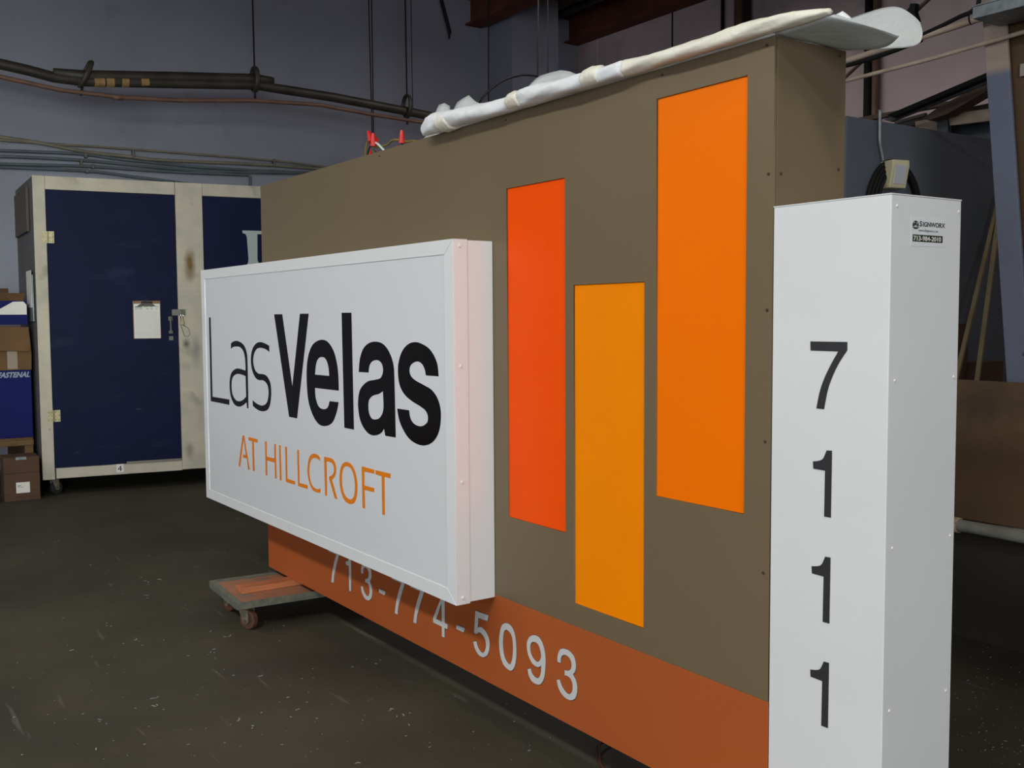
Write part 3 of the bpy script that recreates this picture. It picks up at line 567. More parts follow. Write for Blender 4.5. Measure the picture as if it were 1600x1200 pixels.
# torn flaps standing up behind the roll: (x, top z) along the sign
def flap(prof, y=.10, lean=.03, base=ZT + .004, wav=.01):
    rows = []
    for f in (0, .3, .6, .85, 1):
        rows.append([(x - (.02 * math.sin(k * 1.7)) * f * .3, y - .05 * (1 - f) + lean * f + wav * math.sin(k * 1.3 + f * 2), base + (z - base) * f) for k, (x, z) in enumerate(prof)])
    return sheet(rows, M['foam_thin_shaded'], thick=.0018, sub=0)
flap([(1.60, 2.30), (1.625, 2.335), (1.645, 2.366), (1.675, 2.368), (1.705, 2.354), (1.712, 2.315), (1.74, 2.30)])
flap([(1.76, 2.30), (1.771, 2.318), (1.785, 2.352), (1.815, 2.362), (1.847, 2.371), (1.875, 2.353), (1.907, 2.334), (1.945, 2.32), (1.973, 2.308)])
flap([(1.96, 2.30), (1.985, 2.308), (2.01, 2.310), (2.051, 2.300), (2.11, 2.297), (2.168, 2.292), (2.20, 2.28)], wav=.005)
flap([(2.20, 2.295), (2.225, 2.313), (2.26, 2.328), (2.295, 2.346), (2.321, 2.354), (2.381, 2.353), (2.439, 2.347), (2.49, 2.333), (2.537, 2.316), (2.61, 2.302), (2.679, 2.292), (2.74, 2.278), (2.80, 2.262)], wav=.006)
# sheet lying on top and running out over the near end
rows = []
for x in [1.85, 2.1, 2.4, 2.7, 3.0, 3.2, 3.35, L]:
    rows.append([(x, y, ZT + .003 + .003 * math.sin(x * 17 + y * 30) ** 2 + (.005 if y > .2 else 0)) for y in (-.01, .06, .13, .2, D)])
sheet(rows, M['foam'], sub=1)
def px_rows(rs): return [[at(u, v, 1, y) for u, v, y in r] for r in rs]
sheet([[(L - .002, .0, 2.214), (L - .002, .09, 2.214), (L - .002, .18, 2.214), (L - .002, .277, 2.214)]] + px_rows([
    [(1250, 41, .0), (1287, 47, .08), (1320, 60, .17), (1348, 77, .25)],
    [(1292, 24, .0), (1332, 35, .06), (1366, 52, .13), (1388, 75, .20)],
    [(1305, 24, .03), (1350, 37, .08), (1386, 48, .11), (1405, 56, .14)]]), M['foam_thin_shaded'])
sheet(px_rows([
    [(1322, 79, .28), (1322, 68, .30), (1322, 55, .32), (1322, 42, .34), (1322, 32, .36)],
    [(1345, 78, .26), (1345, 66, .29), (1345, 50, .32), (1345, 38, .35), (1345, 24, .38)],
    [(1372, 77, .25), (1372, 62, .28), (1372, 45, .31), (1372, 30, .35), (1374, 14, .39)],
    [(1396, 76, .24), (1396, 60, .26), (1398, 42, .30), (1400, 26, .34), (1402, 9, .38)],
    [(1416, 75, .23), (1417, 60, .25), (1419, 45, .28), (1421, 32, .31), (1420, 19, .34)],
    [(1432, 72, .22), (1436, 62, .23), (1438, 52, .25), (1438, 42, .27), (1432, 28, .30)],
    [(1438, 66, .22), (1441, 60, .23), (1442, 52, .24), (1441, 44, .26), (1437, 34, .28)]]), M['foam_thin_shaded'])
o = obj('foam_scrap', lumpy([at(1303, 30, 1, .1), at(1318, 27, 1, .1), at(1329, 31, 1, .1)], [.006, .014, .005], seg=10, seed=9), M['foam'], wrap, smooth=True)

# ------------------------------------------------------------------ dollies under the sign
def caster(parent, x, y, ztop, r=.048, rot=0.0, mw='wheel'):
    e = bmesh.new(); cz = r; Mx = Matrix.Translation((x, y, 0)) @ Matrix.Rotation(rot, 4, 'Z')
    box(e, -.035, .035, -.03, .03, ztop - .005, ztop, Mx)
    cyl(e, Mx @ Vector((0, 0, ztop - .005)), Mx @ Vector((0, 0, ztop - .02)), .022, seg=16)
    for s in (-1, 1):
        vs = [Mx @ Vector(p) for p in ((-.034, s * .020, ztop - .018), (.034, s * .020, ztop - .018), (.036, s * .020, cz - .008), (.026, s * .020, cz - .018), (.008, s * .020, cz - .018), (.0, s * .020, cz - .008))]
        prism(e, vs, Mx.to_3x3() @ Vector((0, s * .003, 0)))
    box(e, -.026, .026, -.024, .024, ztop - .022, ztop - .018, Mx)
    c = obj('caster', e, M['bracket'], parent)
    wb = bmesh.new(); ax = Mx.to_3x3() @ Vector((0, 1, 0)); ce = Mx @ Vector((.018, 0, cz))
    cyl(wb, ce - ax * .016, ce + ax * .016, r, seg=32)
    o = obj('wheel', wb, M[mw], c, bevel=.005)
    nb = bmesh.new(); cyl(nb, ce - ax * .029, ce + ax * .029, .0075, seg=10)
    obj('axle_bolt', nb, M['chrome'], c)
    return c
def dolly(loc, rot, label, batten=True):
    t = thing('wooden_dolly', label, 'dolly', loc, rot, 'furniture dollies under the sign')
    obj('deck', B(0, .49, 0, .72, .118, .150), M['dolly_wood'], t, bevel=.003)
    bm = bmesh.new(); box(bm, -.006, 0, -.006, .726, .117, .1515); box(bm, .49, .496, -.006, .726, .117, .1515); box(bm, 0, .49, -.006, 0, .117, .1515); box(bm, 0, .49, .72, .726, .117, .1515)
    box(bm, 0, .05, 0, .72, .150, .1525); box(bm, .05, .49, 0, .018, .150, .1525)
    o = obj('carpet_strip', bm, M['carpet'], t); o['label'] = 'grey carpet strip wrapped round the deck edge'
    for x, y, r_ in ((.06, .075, .25), (.425, .06, .45), (.06, .65, -.3), (.43, .65, .1)): caster(t, x, y, .118, rot=r_ + R(0))
    return t
d1 = dolly((0.0, -.318, 0), R(-3.4), 'worn plywood dolly with grey carpet edging, sticking out under the far end of the sign')
tag(obj('wood_batten', B(.262, .352, -.275, .42, .1505, .1798), M['pine'], bevel=.002), 'orange pine batten lying on the dolly under the terracotta base', 'wood block')
d2 = copy_tree(d1); d2.location = (3.15, -.2, 0); d2.rotation_euler = (0, 0, 0); d2['label'] = 'plywood dolly carrying the near end of the sign below the white pylon'
tag(obj('wood_batten', B(3.2, 3.72, .05, .2, .1527, .1798), M['pine'], bevel=.002), 'pine batten lying under the foot of the white pylon', 'wood block')
tag(obj('electrical_cord', tube(bmesh.new(), catmull([(2.62, .5, .006), (2.53, .30, .008), (2.545, .215, .03), (2.60, .165, .02), (2.67, .13, .006), (2.82, .12, .006), (3.0, .25, .006), (3.1, .6, .006)], 8), .0055, 8), mat('dark_red_cord', srgb(84, 34, 22), .5), smooth=True), 'thin dark red cord looping on the floor under the sign', 'cord')

# ------------------------------------------------------------------ wheeled storage cabinet
cab = thing('storage_cabinet', 'tall wheeled storage cabinet with navy plywood doors in a dirty white timber frame', 'cabinet', (-4.235, -.375, 0), math.atan2(.988, .1545))
bm = bmesh.new(); prism(bm, [(0.0, .03, .15), (2.62, .03, .15), (2.62, 1.20, .15), (-.126, 1.20, .15)], (0, 0, 2.575))
obj('cabinet_carcass', bm, M['cabinet_side'], cab)
F = M['wood_frame']
def timber(x0, x1, z0, z1, y0=0, name='frame_board'): return obj(name, B(x0, x1, y0, .035, z0, z1), F, cab, bevel=.002)
timber(0, .096, .142, 2.728); timber(.0975, 1.148, 2.616, 2.727); timber(.108, 1.150, .148, .236); timber(1.1515, 1.384, .155, 2.727); timber(1.3855, 2.5, 2.618, 2.727); timber(1.3855, 2.5, .155, .262); timber(2.5015, 2.62, .155, 2.727)
obj('trim_strip', B(.68, 1.148, -.006, .0, .236, .258), mat('grey_trim_strip', srgb(128, 122, 110), .7), cab)
dr = obj('door', B(.099, 1.148, .008, .030, .240, 2.613), M['door_blue'], cab, bevel=.002)
dr2 = obj('door', B(1.387, 2.497, .008, .030, .266, 2.615), M['door_blue'], cab, bevel=.002)
for zc_ in (2.213, .690):
    bm = bmesh.new(); box(bm, .055, .102, -.003, .0, zc_ - .05, zc_ + .05); box(bm, .108, .155, -.003, .001, zc_ - .05, zc_ + .05)
    cyl(bm, (.105, -.005, zc_ - .05), (.105, -.005, zc_ + .05), .006, seg=10)
    h = obj('hinge', bm, M['brass'], dr, bevel=.0005)
    sb = bmesh.new()
    for x in (.065, .09, .12, .145):
        for z in (-.033, 0, .033): cyl(sb, (x, -.003, zc_ + z), (x, -.0045, zc_ + z), .0035, seg=8)
    obj('hinge_screws', sb, M['rod'], h)
# barrel bolt and hasp
bm = bmesh.new(); box(bm, 1.065, 1.10, -.006, .008, 1.50, 1.535); cyl(bm, (1.083, -.014, 1.40), (1.083, -.014, 1.54), .008, seg=10); box(bm, 1.068, 1.10, -.006, .008, 1.385, 1.41); box(bm, 1.068, 1.103, -.005, .008, 1.325, 1.36)
obj('barrel_bolt', bm, M['steel'], dr)
bm = bmesh.new(); box(bm, 1.098, 1.215, -.005, .008, 1.545, 1.60); tube(bm, [(1.178, -.005, 1.595), (1.178, -.03, 1.595), (1.178, -.03, 1.555), (1.178, -.005, 1.555)], .004, 8)
obj('hasp', bm, M['steel'], cab)
lk = thing('padlock', 'brass padlock hanging open on the hasp of the left cabinet door', 'padlock', cab.matrix_world @ Vector((0, 0, 0)))
lk.location = cab.location; lk.rotation_euler = cab.rotation_euler
obj('lock_body', B(1.158, 1.196, -.040, -.018, 1.462, 1.505), M['brass'], lk, bevel=.004)
obj('shackle', tube(bmesh.new(), [(1.166, -.029, 1.50)] + [(1.177 + .011 * math.cos(a), -.029, 1.545 + .014 * math.sin(a)) for a in [math.pi - math.pi * k / 10 for k in range(11)]] + [(1.188, -.029, 1.50)], .0035, 8), M['chrome'], lk, smooth=True)
kr = obj('wire_loop', tube(bmesh.new(), catmull([(1.165, -.03, 1.462), (1.185, -.02, 1.40), (1.205, -.008, 1.358), (1.235, -.006, 1.36), (1.246, -.008, 1.385), (1.232, -.01, 1.43), (1.19, -.02, 1.455)], 5), .0022, 6), mat('rusty_wire', srgb(92, 62, 44), .7), lk)
# number 4 on its small white tag, and the painted letter
nl = obj('number_tag', B(.592, .652, -.0015, .0, .166, .240), M['paper'], cab)
LM = Matrix.Translation((0, 0, 0)) @ TOFRONT
lettering('number', '4', Matrix.Translation((.602, -.002, .176)) @ TOFRONT, .072, M['vinyl_black'], nl, .0006, sx=1.05)
lt = [(1.735, 2.320, 1), (2.02, 2.320, 1), (2.02, 2.20, 1), (2.0, 2.20, 1), (1.985, 2.26, 0), (1.95, 2.29, 1), (1.872, 2.290, 1), (1.868, 2.05, 1), (1.885, 2.02, 0), (1.93, 1.995, 1), (1.93, 1.97, 1), (1.745, 1.97, 1), (1.745, 1.99, 1), (1.778, 2.02, 0), (1.786, 2.06, 1), (1.776, 2.255, 1), (1.765, 2.285, 0), (1.738, 2.296, 1)]
plate('painted_letter', [outline(lt)], .001, .0075, mat('pale_grey_paint', srgb(170, 180, 180), .6), dr2)['label'] = 'pale grey serif letter'
for x, y in ((.09, .10), (2.5, .10), (.0, 1.1), (2.5, 1.1)): caster(cab, x, y, .15, r=.055, rot=.6, mw='rubber')
# on the side: a framed plywood board and an empty paper holder
SD = Vector((-.126, 1.20, 0)).normalized()
def side_rect(a0, a1, z0, z1, off, th):
    bm = bmesh.new(); nrm = Vector((-SD.y, SD.x, 0)); 
    p = [Vector((0, 0, 0)) + SD * a + Vector((0, 0, z)) + nrm * off for a, z in ((a0, z0), (a1, z0), (a1, z1), (a0, z1))]
    return prism(bm, p, nrm * th)
obj('side_board', side_rect(.26, 1.12, 2.28, 2.66, .003, .02), mat('brown_board', srgb(84, 74, 66), .8), cab)
ho = obj('paper_holder', side_rect(.12, .50, 1.50, 1.90, .003, .012), M['galv'], cab, bevel=.003); ho['label'] = 'grey paper holder on the cabinet side'
obj('paper_sheet', side_rect(.14, .48, 1.62, 1.94, .0155, .002), M['paper'], ho)

# clipboard on the door
cl = thing('clipboard', 'brown clipboard with a white form hanging on the navy cabinet door', 'clipboard', cab.location, 0); cl.rotation_euler = cab.rotation_euler
obj('board', B(.768, 1.0, -.002, .0055, 1.341, 1.676), mat('brown_hardboard', srgb(136, 96, 66), .6, col2=srgb(116, 80, 54), scale=20), cl, bevel=.002)
pp = obj('paper_form', B(.775, .995, -.0035, -.002, 1.345, 1.650), M['paper'], cl)
bm = bmesh.new(); box(bm, .787, .845, -.0042, -.0034, 1.618, 1.626)
for x0, x1 in ((.86, .90), (.91, .94), (.955, .985)): box(bm, x0, x1, -.0042, -.0034, 1.621, 1.625)
for x0, x1 in ((.787, .81), (.815, .85), (.875, .905), (.915, .935), (.96, .975)): box(bm, x0, x1, -.0042, -.0034, 1.602, 1.606)
for k in range(22): box(bm, .787, .985, -.0038, -.0034, 1.585 - k * .0105, 1.5856 - k * .0105)
obj('printed_lines', bm, M['print'], pp)
bm = bmesh.new(); prism(bm, [(.80, -.004, 1.628), (.962, -.004, 1.628), (.94, -.004, 1.645), (.905, -.004, 1.662), (.862, -.004, 1.662), (.825, -.004, 1.645)], (0, -.008, 0)); cyl(bm, (.835, -.010, 1.662), (.932, -.010, 1.662), .008, seg=12)
obj('clip', bm, M['chrome'], cl, bevel=.001); obj('clip_loop', tube(bmesh.new(), [(.875 + .0, -.012, 1.668), (.875, -.012, 1.69), (.892, -.012, 1.69), (.892, -.012, 1.668)], .0025, 6), M['chrome'], cl)

# ------------------------------------------------------------------ stack of boxes left of the cabinet
t = thing('wooden_pallet', 'timber pallet stand carrying the boxes beside the cabinet', 'pallet', (-4.45, -.40, 0))
for y in (-1.1, -.55, 0.0 - .07): obj('stringer', B(-.95, -.02, y, y + .07, .0, .43), M['pallet'], t, bevel=.003)
for x in (-.12, -.36, -.6, -.84): obj('deck_board', B(x, x + .1, -1.12, 0, .475, .497), M['pallet'], t, bevel=.002)
obj('front_rail', B(-.02, .012, -1.12, 0, .43, .475), M['pallet'], t, bevel=.003); obj('front_rail', B(-.02, .012, -1.12, 0, .335, .36), M['pallet'], t, bevel=.003)
obj('rear_rail', B(-.95, -.92, -1.12, 0, .43, .475), M['pallet'], t, bevel=.003)
bx = thing('blue_carton', 'blue carton with white supplier lettering, standing on the pallet', 'box', (-4.45, -.40, .4975))
obj('carton', B(-.62, 0, -.62, .0, 0, .585), M['blue_box'], bx, bevel=.004)
lettering('printed_name', 'FASTENAL', Matrix.Translation((.0004, -.268, .525)) @ Matrix.Rotation(R(90), 4, 'Z') @ Matrix.Rotation(R(90), 4, 'X'), .062, M['white_print'], bx, .0006, sx=.88, shear=.35, offset=.0025)
bx = thing('cardboard_box', 'crumpled brown cardboard box with pale tape on top of the blue carton', 'box', (-4.45, -.395, 1.083))
obj('carton', prism(bmesh.new(), [(0, -.70, 0), (0, .0, .0), (0.004, .004, .14), (.0, -.012, .37), (-.0, -.70, .39)], (-.55, 0, .0)), M['cardboard'], bx, bevel=.004)
obj('flap', prism(bmesh.new(), [(.004, -.70, .26), (.004, -.1, .25), (.004, .0, .21), (.03, -.02, .16), (.035, -.70, .19)], (.004, 0, .002)), M['cardboard'], bx)
obj('tape_strip', B(.002, .005, -.19, -.11, .01, .215), M['tape_white'], bx)
bx = thing('open_carton', 'navy and white carton with brown open flaps, topmost of the stack beside the cabinet', 'box', (-4.47, -.41, 1.475))
obj('carton', B(-.5, 0, -.65, 0.0, 0, .205), M['blue_box'], bx, bevel=.003)
obj('white_band', prism(bmesh.new(), [(.002, -.65, .085), (.002, -.005, .085), (.002, -.005, .17), (.002, -.03, .198), (.002, -.11, .195), (.002, -.22, .13), (.002, -.65, .12)], (.002, 0, 0)), M['paper'], bx)
obj('flap', prism(bmesh.new(), [(.004, -.65, .20), (.004, -.03, .205), (.05, -.02, .265), (.05, -.65, .27)], (.003, 0, .003)), M['cardboard'], bx)
obj('flap', prism(bmesh.new(), [(-.25, -.65, .205), (-.25, -.1, .205), (-.22, -.11, .315), (-.22, -.65, .32)], (-.004, 0, 0)), M['cardboard_dark'], bx)
bx = thing('cardboard_box', 'small brown cardboard box with a white label on the floor beside the cabinet wheel', 'box', (-4.13, -.415, 0), R(-3))
obj('carton', B(-.27, 0, -.275, 0, 0, .365), M['cardboard_dark'], bx, bevel=.003)
obj('lid_crease', B(0, .001, -.275, 0, .232, .236), M['rod'], bx)
la = obj('shipping_label', B(0, .0012, -.185, -.08, .065, .155), M['paper'], bx)
bm = bmesh.new(); box(bm, .001, .0016, -.175, -.145, .125, .13); box(bm, .001, .0016, -.175, -.155, .115, .119); box(bm, .001, .0016, -.15, -.13, .112, .115)
obj('label_print', bm, M['print'], la)
obj('tape_piece', B(-.05, .0012, -.18, -.10, .345, .3665), M['galv'], bx)
tag(obj('cardboard_sheet', prism(bmesh.new(), [(-4.16, -.78, 0), (-4.16, -.735, 0), (-4.24, -.735, .34), (-4.24, -.78, .34)], (-.01, 0, 0)), M['cardboard']), 'cardboard sheet leaning on the pallet left of the small box', 'cardboard')

# ------------------------------------------------------------------ pipes and conduits on the back wall
XP = -5.0
def A(pts, val=XP, axis=0): return [at(u, v, axis, val) for u, v in pts]
def ext(P, n0=1.5, n1=0.0):
    P = list(P)
    if n0: P = [P[0] + (P[0] - P[1]).normalized() * n0] + P
    if n1: P = P + [P[-1] + (P[-1] - P[-2]).normalized() * n1]
    return P
bp = thing('suspended_pipe', 'thick grimy black pipe hung on loops below the roof, with tan tape bands', 'pipe', A([(270, 125)])[0])
def loc(P, o): return [p - o.location for p in P]
main = ext(A([(0, 100), (40, 109), (85, 121), (132, 127), (260, 130), (400, 133), (430, 138), (520, 152), (636, 174), (680, 183)]), 2.0, 2.2)
obj('pipe', tube(bmesh.new(), loc(main, bp), .048, 14), M['pipe_dark'], bp, smooth=True)
P = A([(84, 114), (132, 119), (260, 121), (400, 124), (427, 126)])
obj('splice_sleeve', tube(bmesh.new(), loc(P, bp), [.045, .056, .056, .056, .035], 12), M['pipe_dark'], bp, smooth=True)
for (u0, u1, sk) in ((146, 162, 0), (165, 177, 1), (189, 200, 3), (219, 231, 0)):
    P = A([(u0, 128), (u1, 128 + sk * .3)])
    o = obj('tape_band', cyl(bmesh.new(), P[0] - bp.location + Vector((.005, 0, 0)), P[1] - bp.location + Vector((.005, 0, 0)), .0505, seg=16), M['tape'], bp, smooth=False); o['label'] = 'tan tape band'
th = thing('brown_pipe', 'thin brown pipe clipped below the thick black pipe', 'pipe', A([(281, 157)])[0])
obj('pipe', tube(bmesh.new(), loc(ext(A([(0, 120), (50, 131), (94, 140.6), (187, 152), (281, 157), (394, 157), (500, 164), (587, 180), (665, 192)]), 2, 2.2), th), .021, 12), M['pipe_brown'], th, smooth=True)
P = A([(176, 151.5), (192, 153)]); obj('coupling', cyl(bmesh.new(), P[0] - th.location, P[1] - th.location, .027), M['pipe_brown'], th, smooth=True)
for i, (u, v, lab) in enumerate([(134, 116, 'leftmost'), (398, 124, 'middle'), (636, 166, 'rightmost')]):
    c = at(u, v, 0, XP)
    h = thing('pipe_hanger', 'dark metal loop hanger round the thick black pipe, %s of the three' % lab, 'pipe hanger', c, 0, 'pipe hangers on the black pipe')
    tilt = (.22, 0, 0)[i]
    bm = bmesh.new(); ring = [(0.085 * math.cos(a) , tilt * .12 * math.sin(a), .12 * math.sin(a)) for a in [2 * math.pi * k / 28 for k in range(28)]]
    tube(bm, ring, .014, 8, closed=True)
    bmesh.ops.scale(bm, vec=(1, 1.9, 1), verts=bm.verts)
    obj('loop', bm, M['pipe_dark'], h, smooth=True)
    obj('clip', tube(bmesh.new(), [(0, -.03 * (i == 0), -.11), (0, -.05 * (i == 0), -.2)], .012, 8), M['rod'], h)
    if i: obj('rod', cyl(bmesh.new(), (0, 0, .12), (0, -.01, CZ - c.z), .009, seg=8), M['rod'], h)
XW = -6.16
def conduit(pts, r, m, lab, n1=.0, n0=1.5):
    P = ext(catmull([at(u, v, 0, XW) for u, v in pts], 4), n0, n1)
    return tag(obj('conduit', tube(bmesh.new(), P, r, 10), M[m], smooth=True), lab, 'conduit', 'conduits on the back wall')
conduit([(0, 219), (100, 226), (206, 233), (428, 251), (500, 260), (560, 266)], .012, 'conduit_tan', 'thin straight conduit, topmost on the grey back wall', 1)
conduit([(0, 214), (60, 223), (134, 237), (206, 245), (250, 250), (406, 257), (500, 264), (560, 268)], .018, 'conduit_tan', 'tan conduit running below the topmost one on the back wall', 1)
conduit([(0, 235), (125, 240.5), (190, 249), (312, 261), (440, 268), (520, 272)], .016, 'conduit', 'dark grey conduit third from top on the back wall', 1)
conduit([(0, 244), (125, 250), (250, 262), (340, 268), (480, 271)], .016, 'conduit', 'dark grey conduit fourth from top on the back wall', 0)
conduit([(0, 256), (140, 260), (260, 268), (375, 273), (388, 274.5), (391, 278), (391, 290), (391, 320)], .016, 'conduit', 'dark grey conduit with an elbow turning down behind the cabinet', 0)
conduit([(0, 261), (134, 267), (200, 275), (262, 283), (330, 293)], .016, 'conduit', 'lowest dark grey conduit dropping behind the cabinet top', 0)
for u, v, s in [(134, 243, 1), (127, 254, 1), (145, 260, 1), (136, 267, 1), (208, 241, 2), (428, 254, 1.6)]:
    p = at(u, v, 0, XW)
    tag(obj('conduit_strap', B(-.04, .022, -.012, .012, -.025 * s, .025 * s, Matrix.Translation(p)), M['steel'], bevel=.003), 'small metal strap fixing the conduits to the grey back wall', 'strap', 'conduit straps on the back wall')
# rods, wires and the cable loop hanging in front of the back wall
def hang(u, v, lab, x=XP, r=.007, m='rod', u2=None, name='hanging_wire', grp=None):
    p = at(u, v, 0, x); q = at(u2 if u2 is not None else u, 0, 0, x); d = (q - p).normalized(); top = p + d * ((CZ - p.z) / d.z)
    return tag(obj(name, cyl(bmesh.new(), p, top, r, seg=6), M[m]), lab, 'wire', grp)
g_ = 'thin wires hanging from the roof'
hang(582, 226, 'thin dark wire hanging behind the red wire nuts, left one of a close pair', u2=576, grp=g_)
hang(584, 226, 'thin dark wire hanging behind the red wire nuts, right one of a close pair', u2=580.5, grp=g_)
hang(645, 176, 'thin dark wire hanging beside the rightmost pipe hanger', u2=642, r=.005, grp=g_)
hang(763, 240, 'fine chain hanging down in front of the left edge of the pilaster', u2=763.5, x=-4.5, r=.008, grp=g_)
hang(839, 240, 'dark rod hanging from the roof where the black cable loops', u2=841, x=-3.5, r=.009, grp=g_)
hang(856, 240, 'thin dark wire hanging right of the looping cable', u2=856, x=-3.5, r=.006, grp=g_)
P = [at(u, v, 0, -3.5) for u, v in [(742, 250), (745, 190), (750, 160), (760, 146), (772, 135), (790, 124), (810, 118), (825, 117), (840, 119)]]
tag(obj('looping_cable', tube(bmesh.new(), catmull(P, 4), .012, 8), M['wire_black'], smooth=True), 'black cable arching between the sign top and a hanging rod', 'cable')

# ------------------------------------------------------------------ mauve wall: vertical pipes
def riser(u, r, m, lab, y=6.94, zb=0.0):
    p = at(u, 60, 1, y)
    return tag(obj('wall_pipe', cyl(bmesh.new(), (p.x, y, zb), (p.x, y, CZ), r, seg=14), M[m], smooth=True), lab, 'pipe', 'vertical pipes on the mauve wall')
riser(1129, .022, 'rod', 'narrow dark vertical conduit on the mauve wall, left of the brown pipe')
riser(1154, .050, 'pipe_brown', 'broad brown vertical pipe on the mauve wall above the sign')
riser(1168, .040, 'pipe_dark', 'dark vertical pipe on the mauve wall, right of the broad brown one')
riser(1357, .040, 'rod', 'dark vertical pipe on the mauve wall above the slate partition')
riser(1369, .035, 'pipe_brown', 'brown vertical pipe beside the dark one above the partition')
for u in (933, 1051): struct(obj('trim_%d' % (2 if u == 933 else 3), B(at(u, 60, 1, 7).x - .008, at(u, 60, 1, 7).x + .008, 6.99, 7.0, 0, 5.25), M['wall_pink' if u == 933 else 'rod']))
P = [at(1323, 118, 1, 5.5), at(1452, -2, 1, 5.5)]; d_ = (P[1] - P[0]).normalized()
tag(obj('brace_rod', cyl(bmesh.new(), P[0] - d_ * 2.0, P[1] + d_ * ((CZ - P[1].z) / d_.z), .018, seg=8), M['pipe_brown']), 'brown rod sloping up to the roof behind the foam wrap', 'rod')
p = at(1420, 26, 1, 5.4); tag(obj('beam_clamp', prism(bmesh.new(), [p + Vector(q) for q in ((-.05, 0, .0), (-.03, 0, .05), (.0, 0, .07), (.01, 0, .1), (.06, 0, .09), (.05, 0, .03), (.08, 0, -.05), (.03, 0, -.06))], (0, .05, 0)), M['rod']), 'small black clamp on the sloping rod', 'clamp')

# ------------------------------------------------------------------ right side: partition, post, bin
pa = thing('partition_panel', 'slate painted partition panel standing behind the white pylon', 'partition', (1.70, 2.50, 0))
obj('panel', B(0, .075, 0, 2.2, 0, 2.549), M['panel_blue'], pa, bevel=.003)
obj('edge_strip', B(-.003, .0, 0, 2.2, 0, 2.549), M['rod'], pa)
# motion detector, its conduit, cable coil
md_ = thing('motion_detector', 'ivory motion detector with a milky lens on the slate partition', 'detector', (1.786, 2.845, 2.265), R(-12))
obj('back_plate', B(0, .012, -.055, .055, -.075, .07), M['ivory'], md_, bevel=.004)
obj('housing', prism(bmesh.new(), [(.012, -.05, -.075), (.06, -.05, -.075), (.085, -.05, .035), (.085, -.05, .072), (.012, -.05, .072)], (0, .115, 0)), M['ivory'], md_, bevel=.006)
obj('lens', prism(bmesh.new(), [(.0595, -.028, -.055), (.0665, -.028, -.055), (.0925, -.034, .045), (.0845, -.034, .045)], (0, .078, 0)), M['lens'], md_, bevel=.003)
tag(obj('steel_conduit', tube(bmesh.new(), catmull([(1.80, 2.742, 2.60), (1.80, 2.742, 2.50), (1.80, 2.745, 2.43), (1.80, 2.765, 2.37), (1.80, 2.775, 2.335)], 5), .0085, 10), M['galv'], smooth=True), 'thin shiny steel conduit dropping to the motion detector', 'conduit')
co = bmesh.new()
for k in range(4):
    cy, cz, ry, rz = 2.885 + k * .006, 2.06, .235 - k * .018, .285 - k * .014
    tube(co, [(1.792 + k * .004 + .004 * math.sin(a * 3), cy + ry * math.cos(a), cz + rz * math.sin(a)) for a in [2 * math.pi * j / 40 for j in range(40)]], .011, 8, closed=True)
tag(obj('cable_coil', co, M['wire_black'], smooth=True), 'coil of black cable hanging on the slate partition behind the detector', 'cable')
# leaning two-tone post
bm = bmesh.new(); yb = 2.60
def px(z, right=False): return 2.7312 - .0955 * z + (.112 if right else 0)
prism(bm, [(px(0), yb, 0), (px(0, 1), yb, 0), (px(5.6, 1), yb, 5.6), (px(5.6), yb, 5.6)], (0, .018, 0))
tag(obj('painted_post', bm, M['post'], bevel=.003), 'leaning post painted slate below and beige above, right of the partition', 'post')
p = (px(1.72) + .085, yb - .001, 1.325); tag(obj('knot_hole', cyl(bmesh.new(), (2.7, yb, 1.33), (2.7, yb - .003, 1.33), .009, seg=10), M['ply_light']), 'small pale knot on the slate post', 'knot')
# plywood bin
bn = thing('plywood_bin', 'low stained plywood bin front with a padded rail, right of the pylon', 'bin', (2.1, 2.42, 0))
obj('upper_board', B(0, 3.0, 0, .02, .56, 1.211), M['ply'], bn, bevel=.003)
obj('lower_board', B(0, 3.0, .005, .025, 0, .5), mat('dark_plywood', srgb(52, 46, 38), .8, col2=srgb(40, 36, 30), scale=2), bn)  # lower board in a darker tone than the upper one
for x in (.02, 1.4, 2.9): obj('upright', B(x, x + .08, .026, .10, 0, 1.2), M['ply'], bn)
rl = lumpy([(2.1 - 2.1 + x, -.025, .532) for x in (0, .3, .6, 1.0, 1.6, 2.2, 3.0)], [.03, .032, .03, .033, .03, .032, .03], seg=12, amp=.08)
o = obj('padded_rail', rl, mat('grey_white_padding', srgb(150, 150, 142), .8, col2=srgb(120, 116, 104), scale=6), bn, smooth=True); o['label'] = 'grey-white padded rail'
obj('rail_wrap', cyl(bmesh.new(), (.37, -.025, .532), (.425, -.025, .532), .036), mat('beige_wrap', srgb(170, 150, 112), .7), bn, smooth=True)
tag(obj('plywood_sheet', prism(bmesh.new(), [(px(0) + .05, 2.64, 0), (4.2, 2.64, 0), (4.2, 2.64, 4.6), (px(4.6) + .05, 2.64, 4.6)], (0, .02, 0)), M['ply_light']), 'tall brown plywood sheet standing right of the leaning post', 'plywood')
tag(obj('wood_strip', B(2.63, 3.4, 2.622, 2.639, 2.60, 2.655), mat('pale_batten', srgb(150, 142, 130), .7)), 'pale horizontal batten across the tall plywood sheet', 'batten')
def lean(p0, p1, r, lab, m='stick'):
    p0, p1 = Vector(p0), Vector(p1); d = (p1 - p0); Mx = Matrix.Translation((p0 + p1) / 2) @ d.to_track_quat('Z', 'Y').to_matrix().to_4x4()
    return tag(obj('wooden_stick', B(-r, r, -r, r, -d.length / 2, d.length / 2, Mx), M[m], bevel=.001), lab, 'stick', 'pale sticks leaning by the partition')
a, b_ = at(1553, 345, 0, 1.83), at(1502, 558, 0, 1.93); s_ = (b_ - a) / (a.z - b_.z); lean(b_ + s_ * b_.z * .85, a - s_ * .08, .011, 'pale stick leaning on the partition, reaching down behind the pylon')
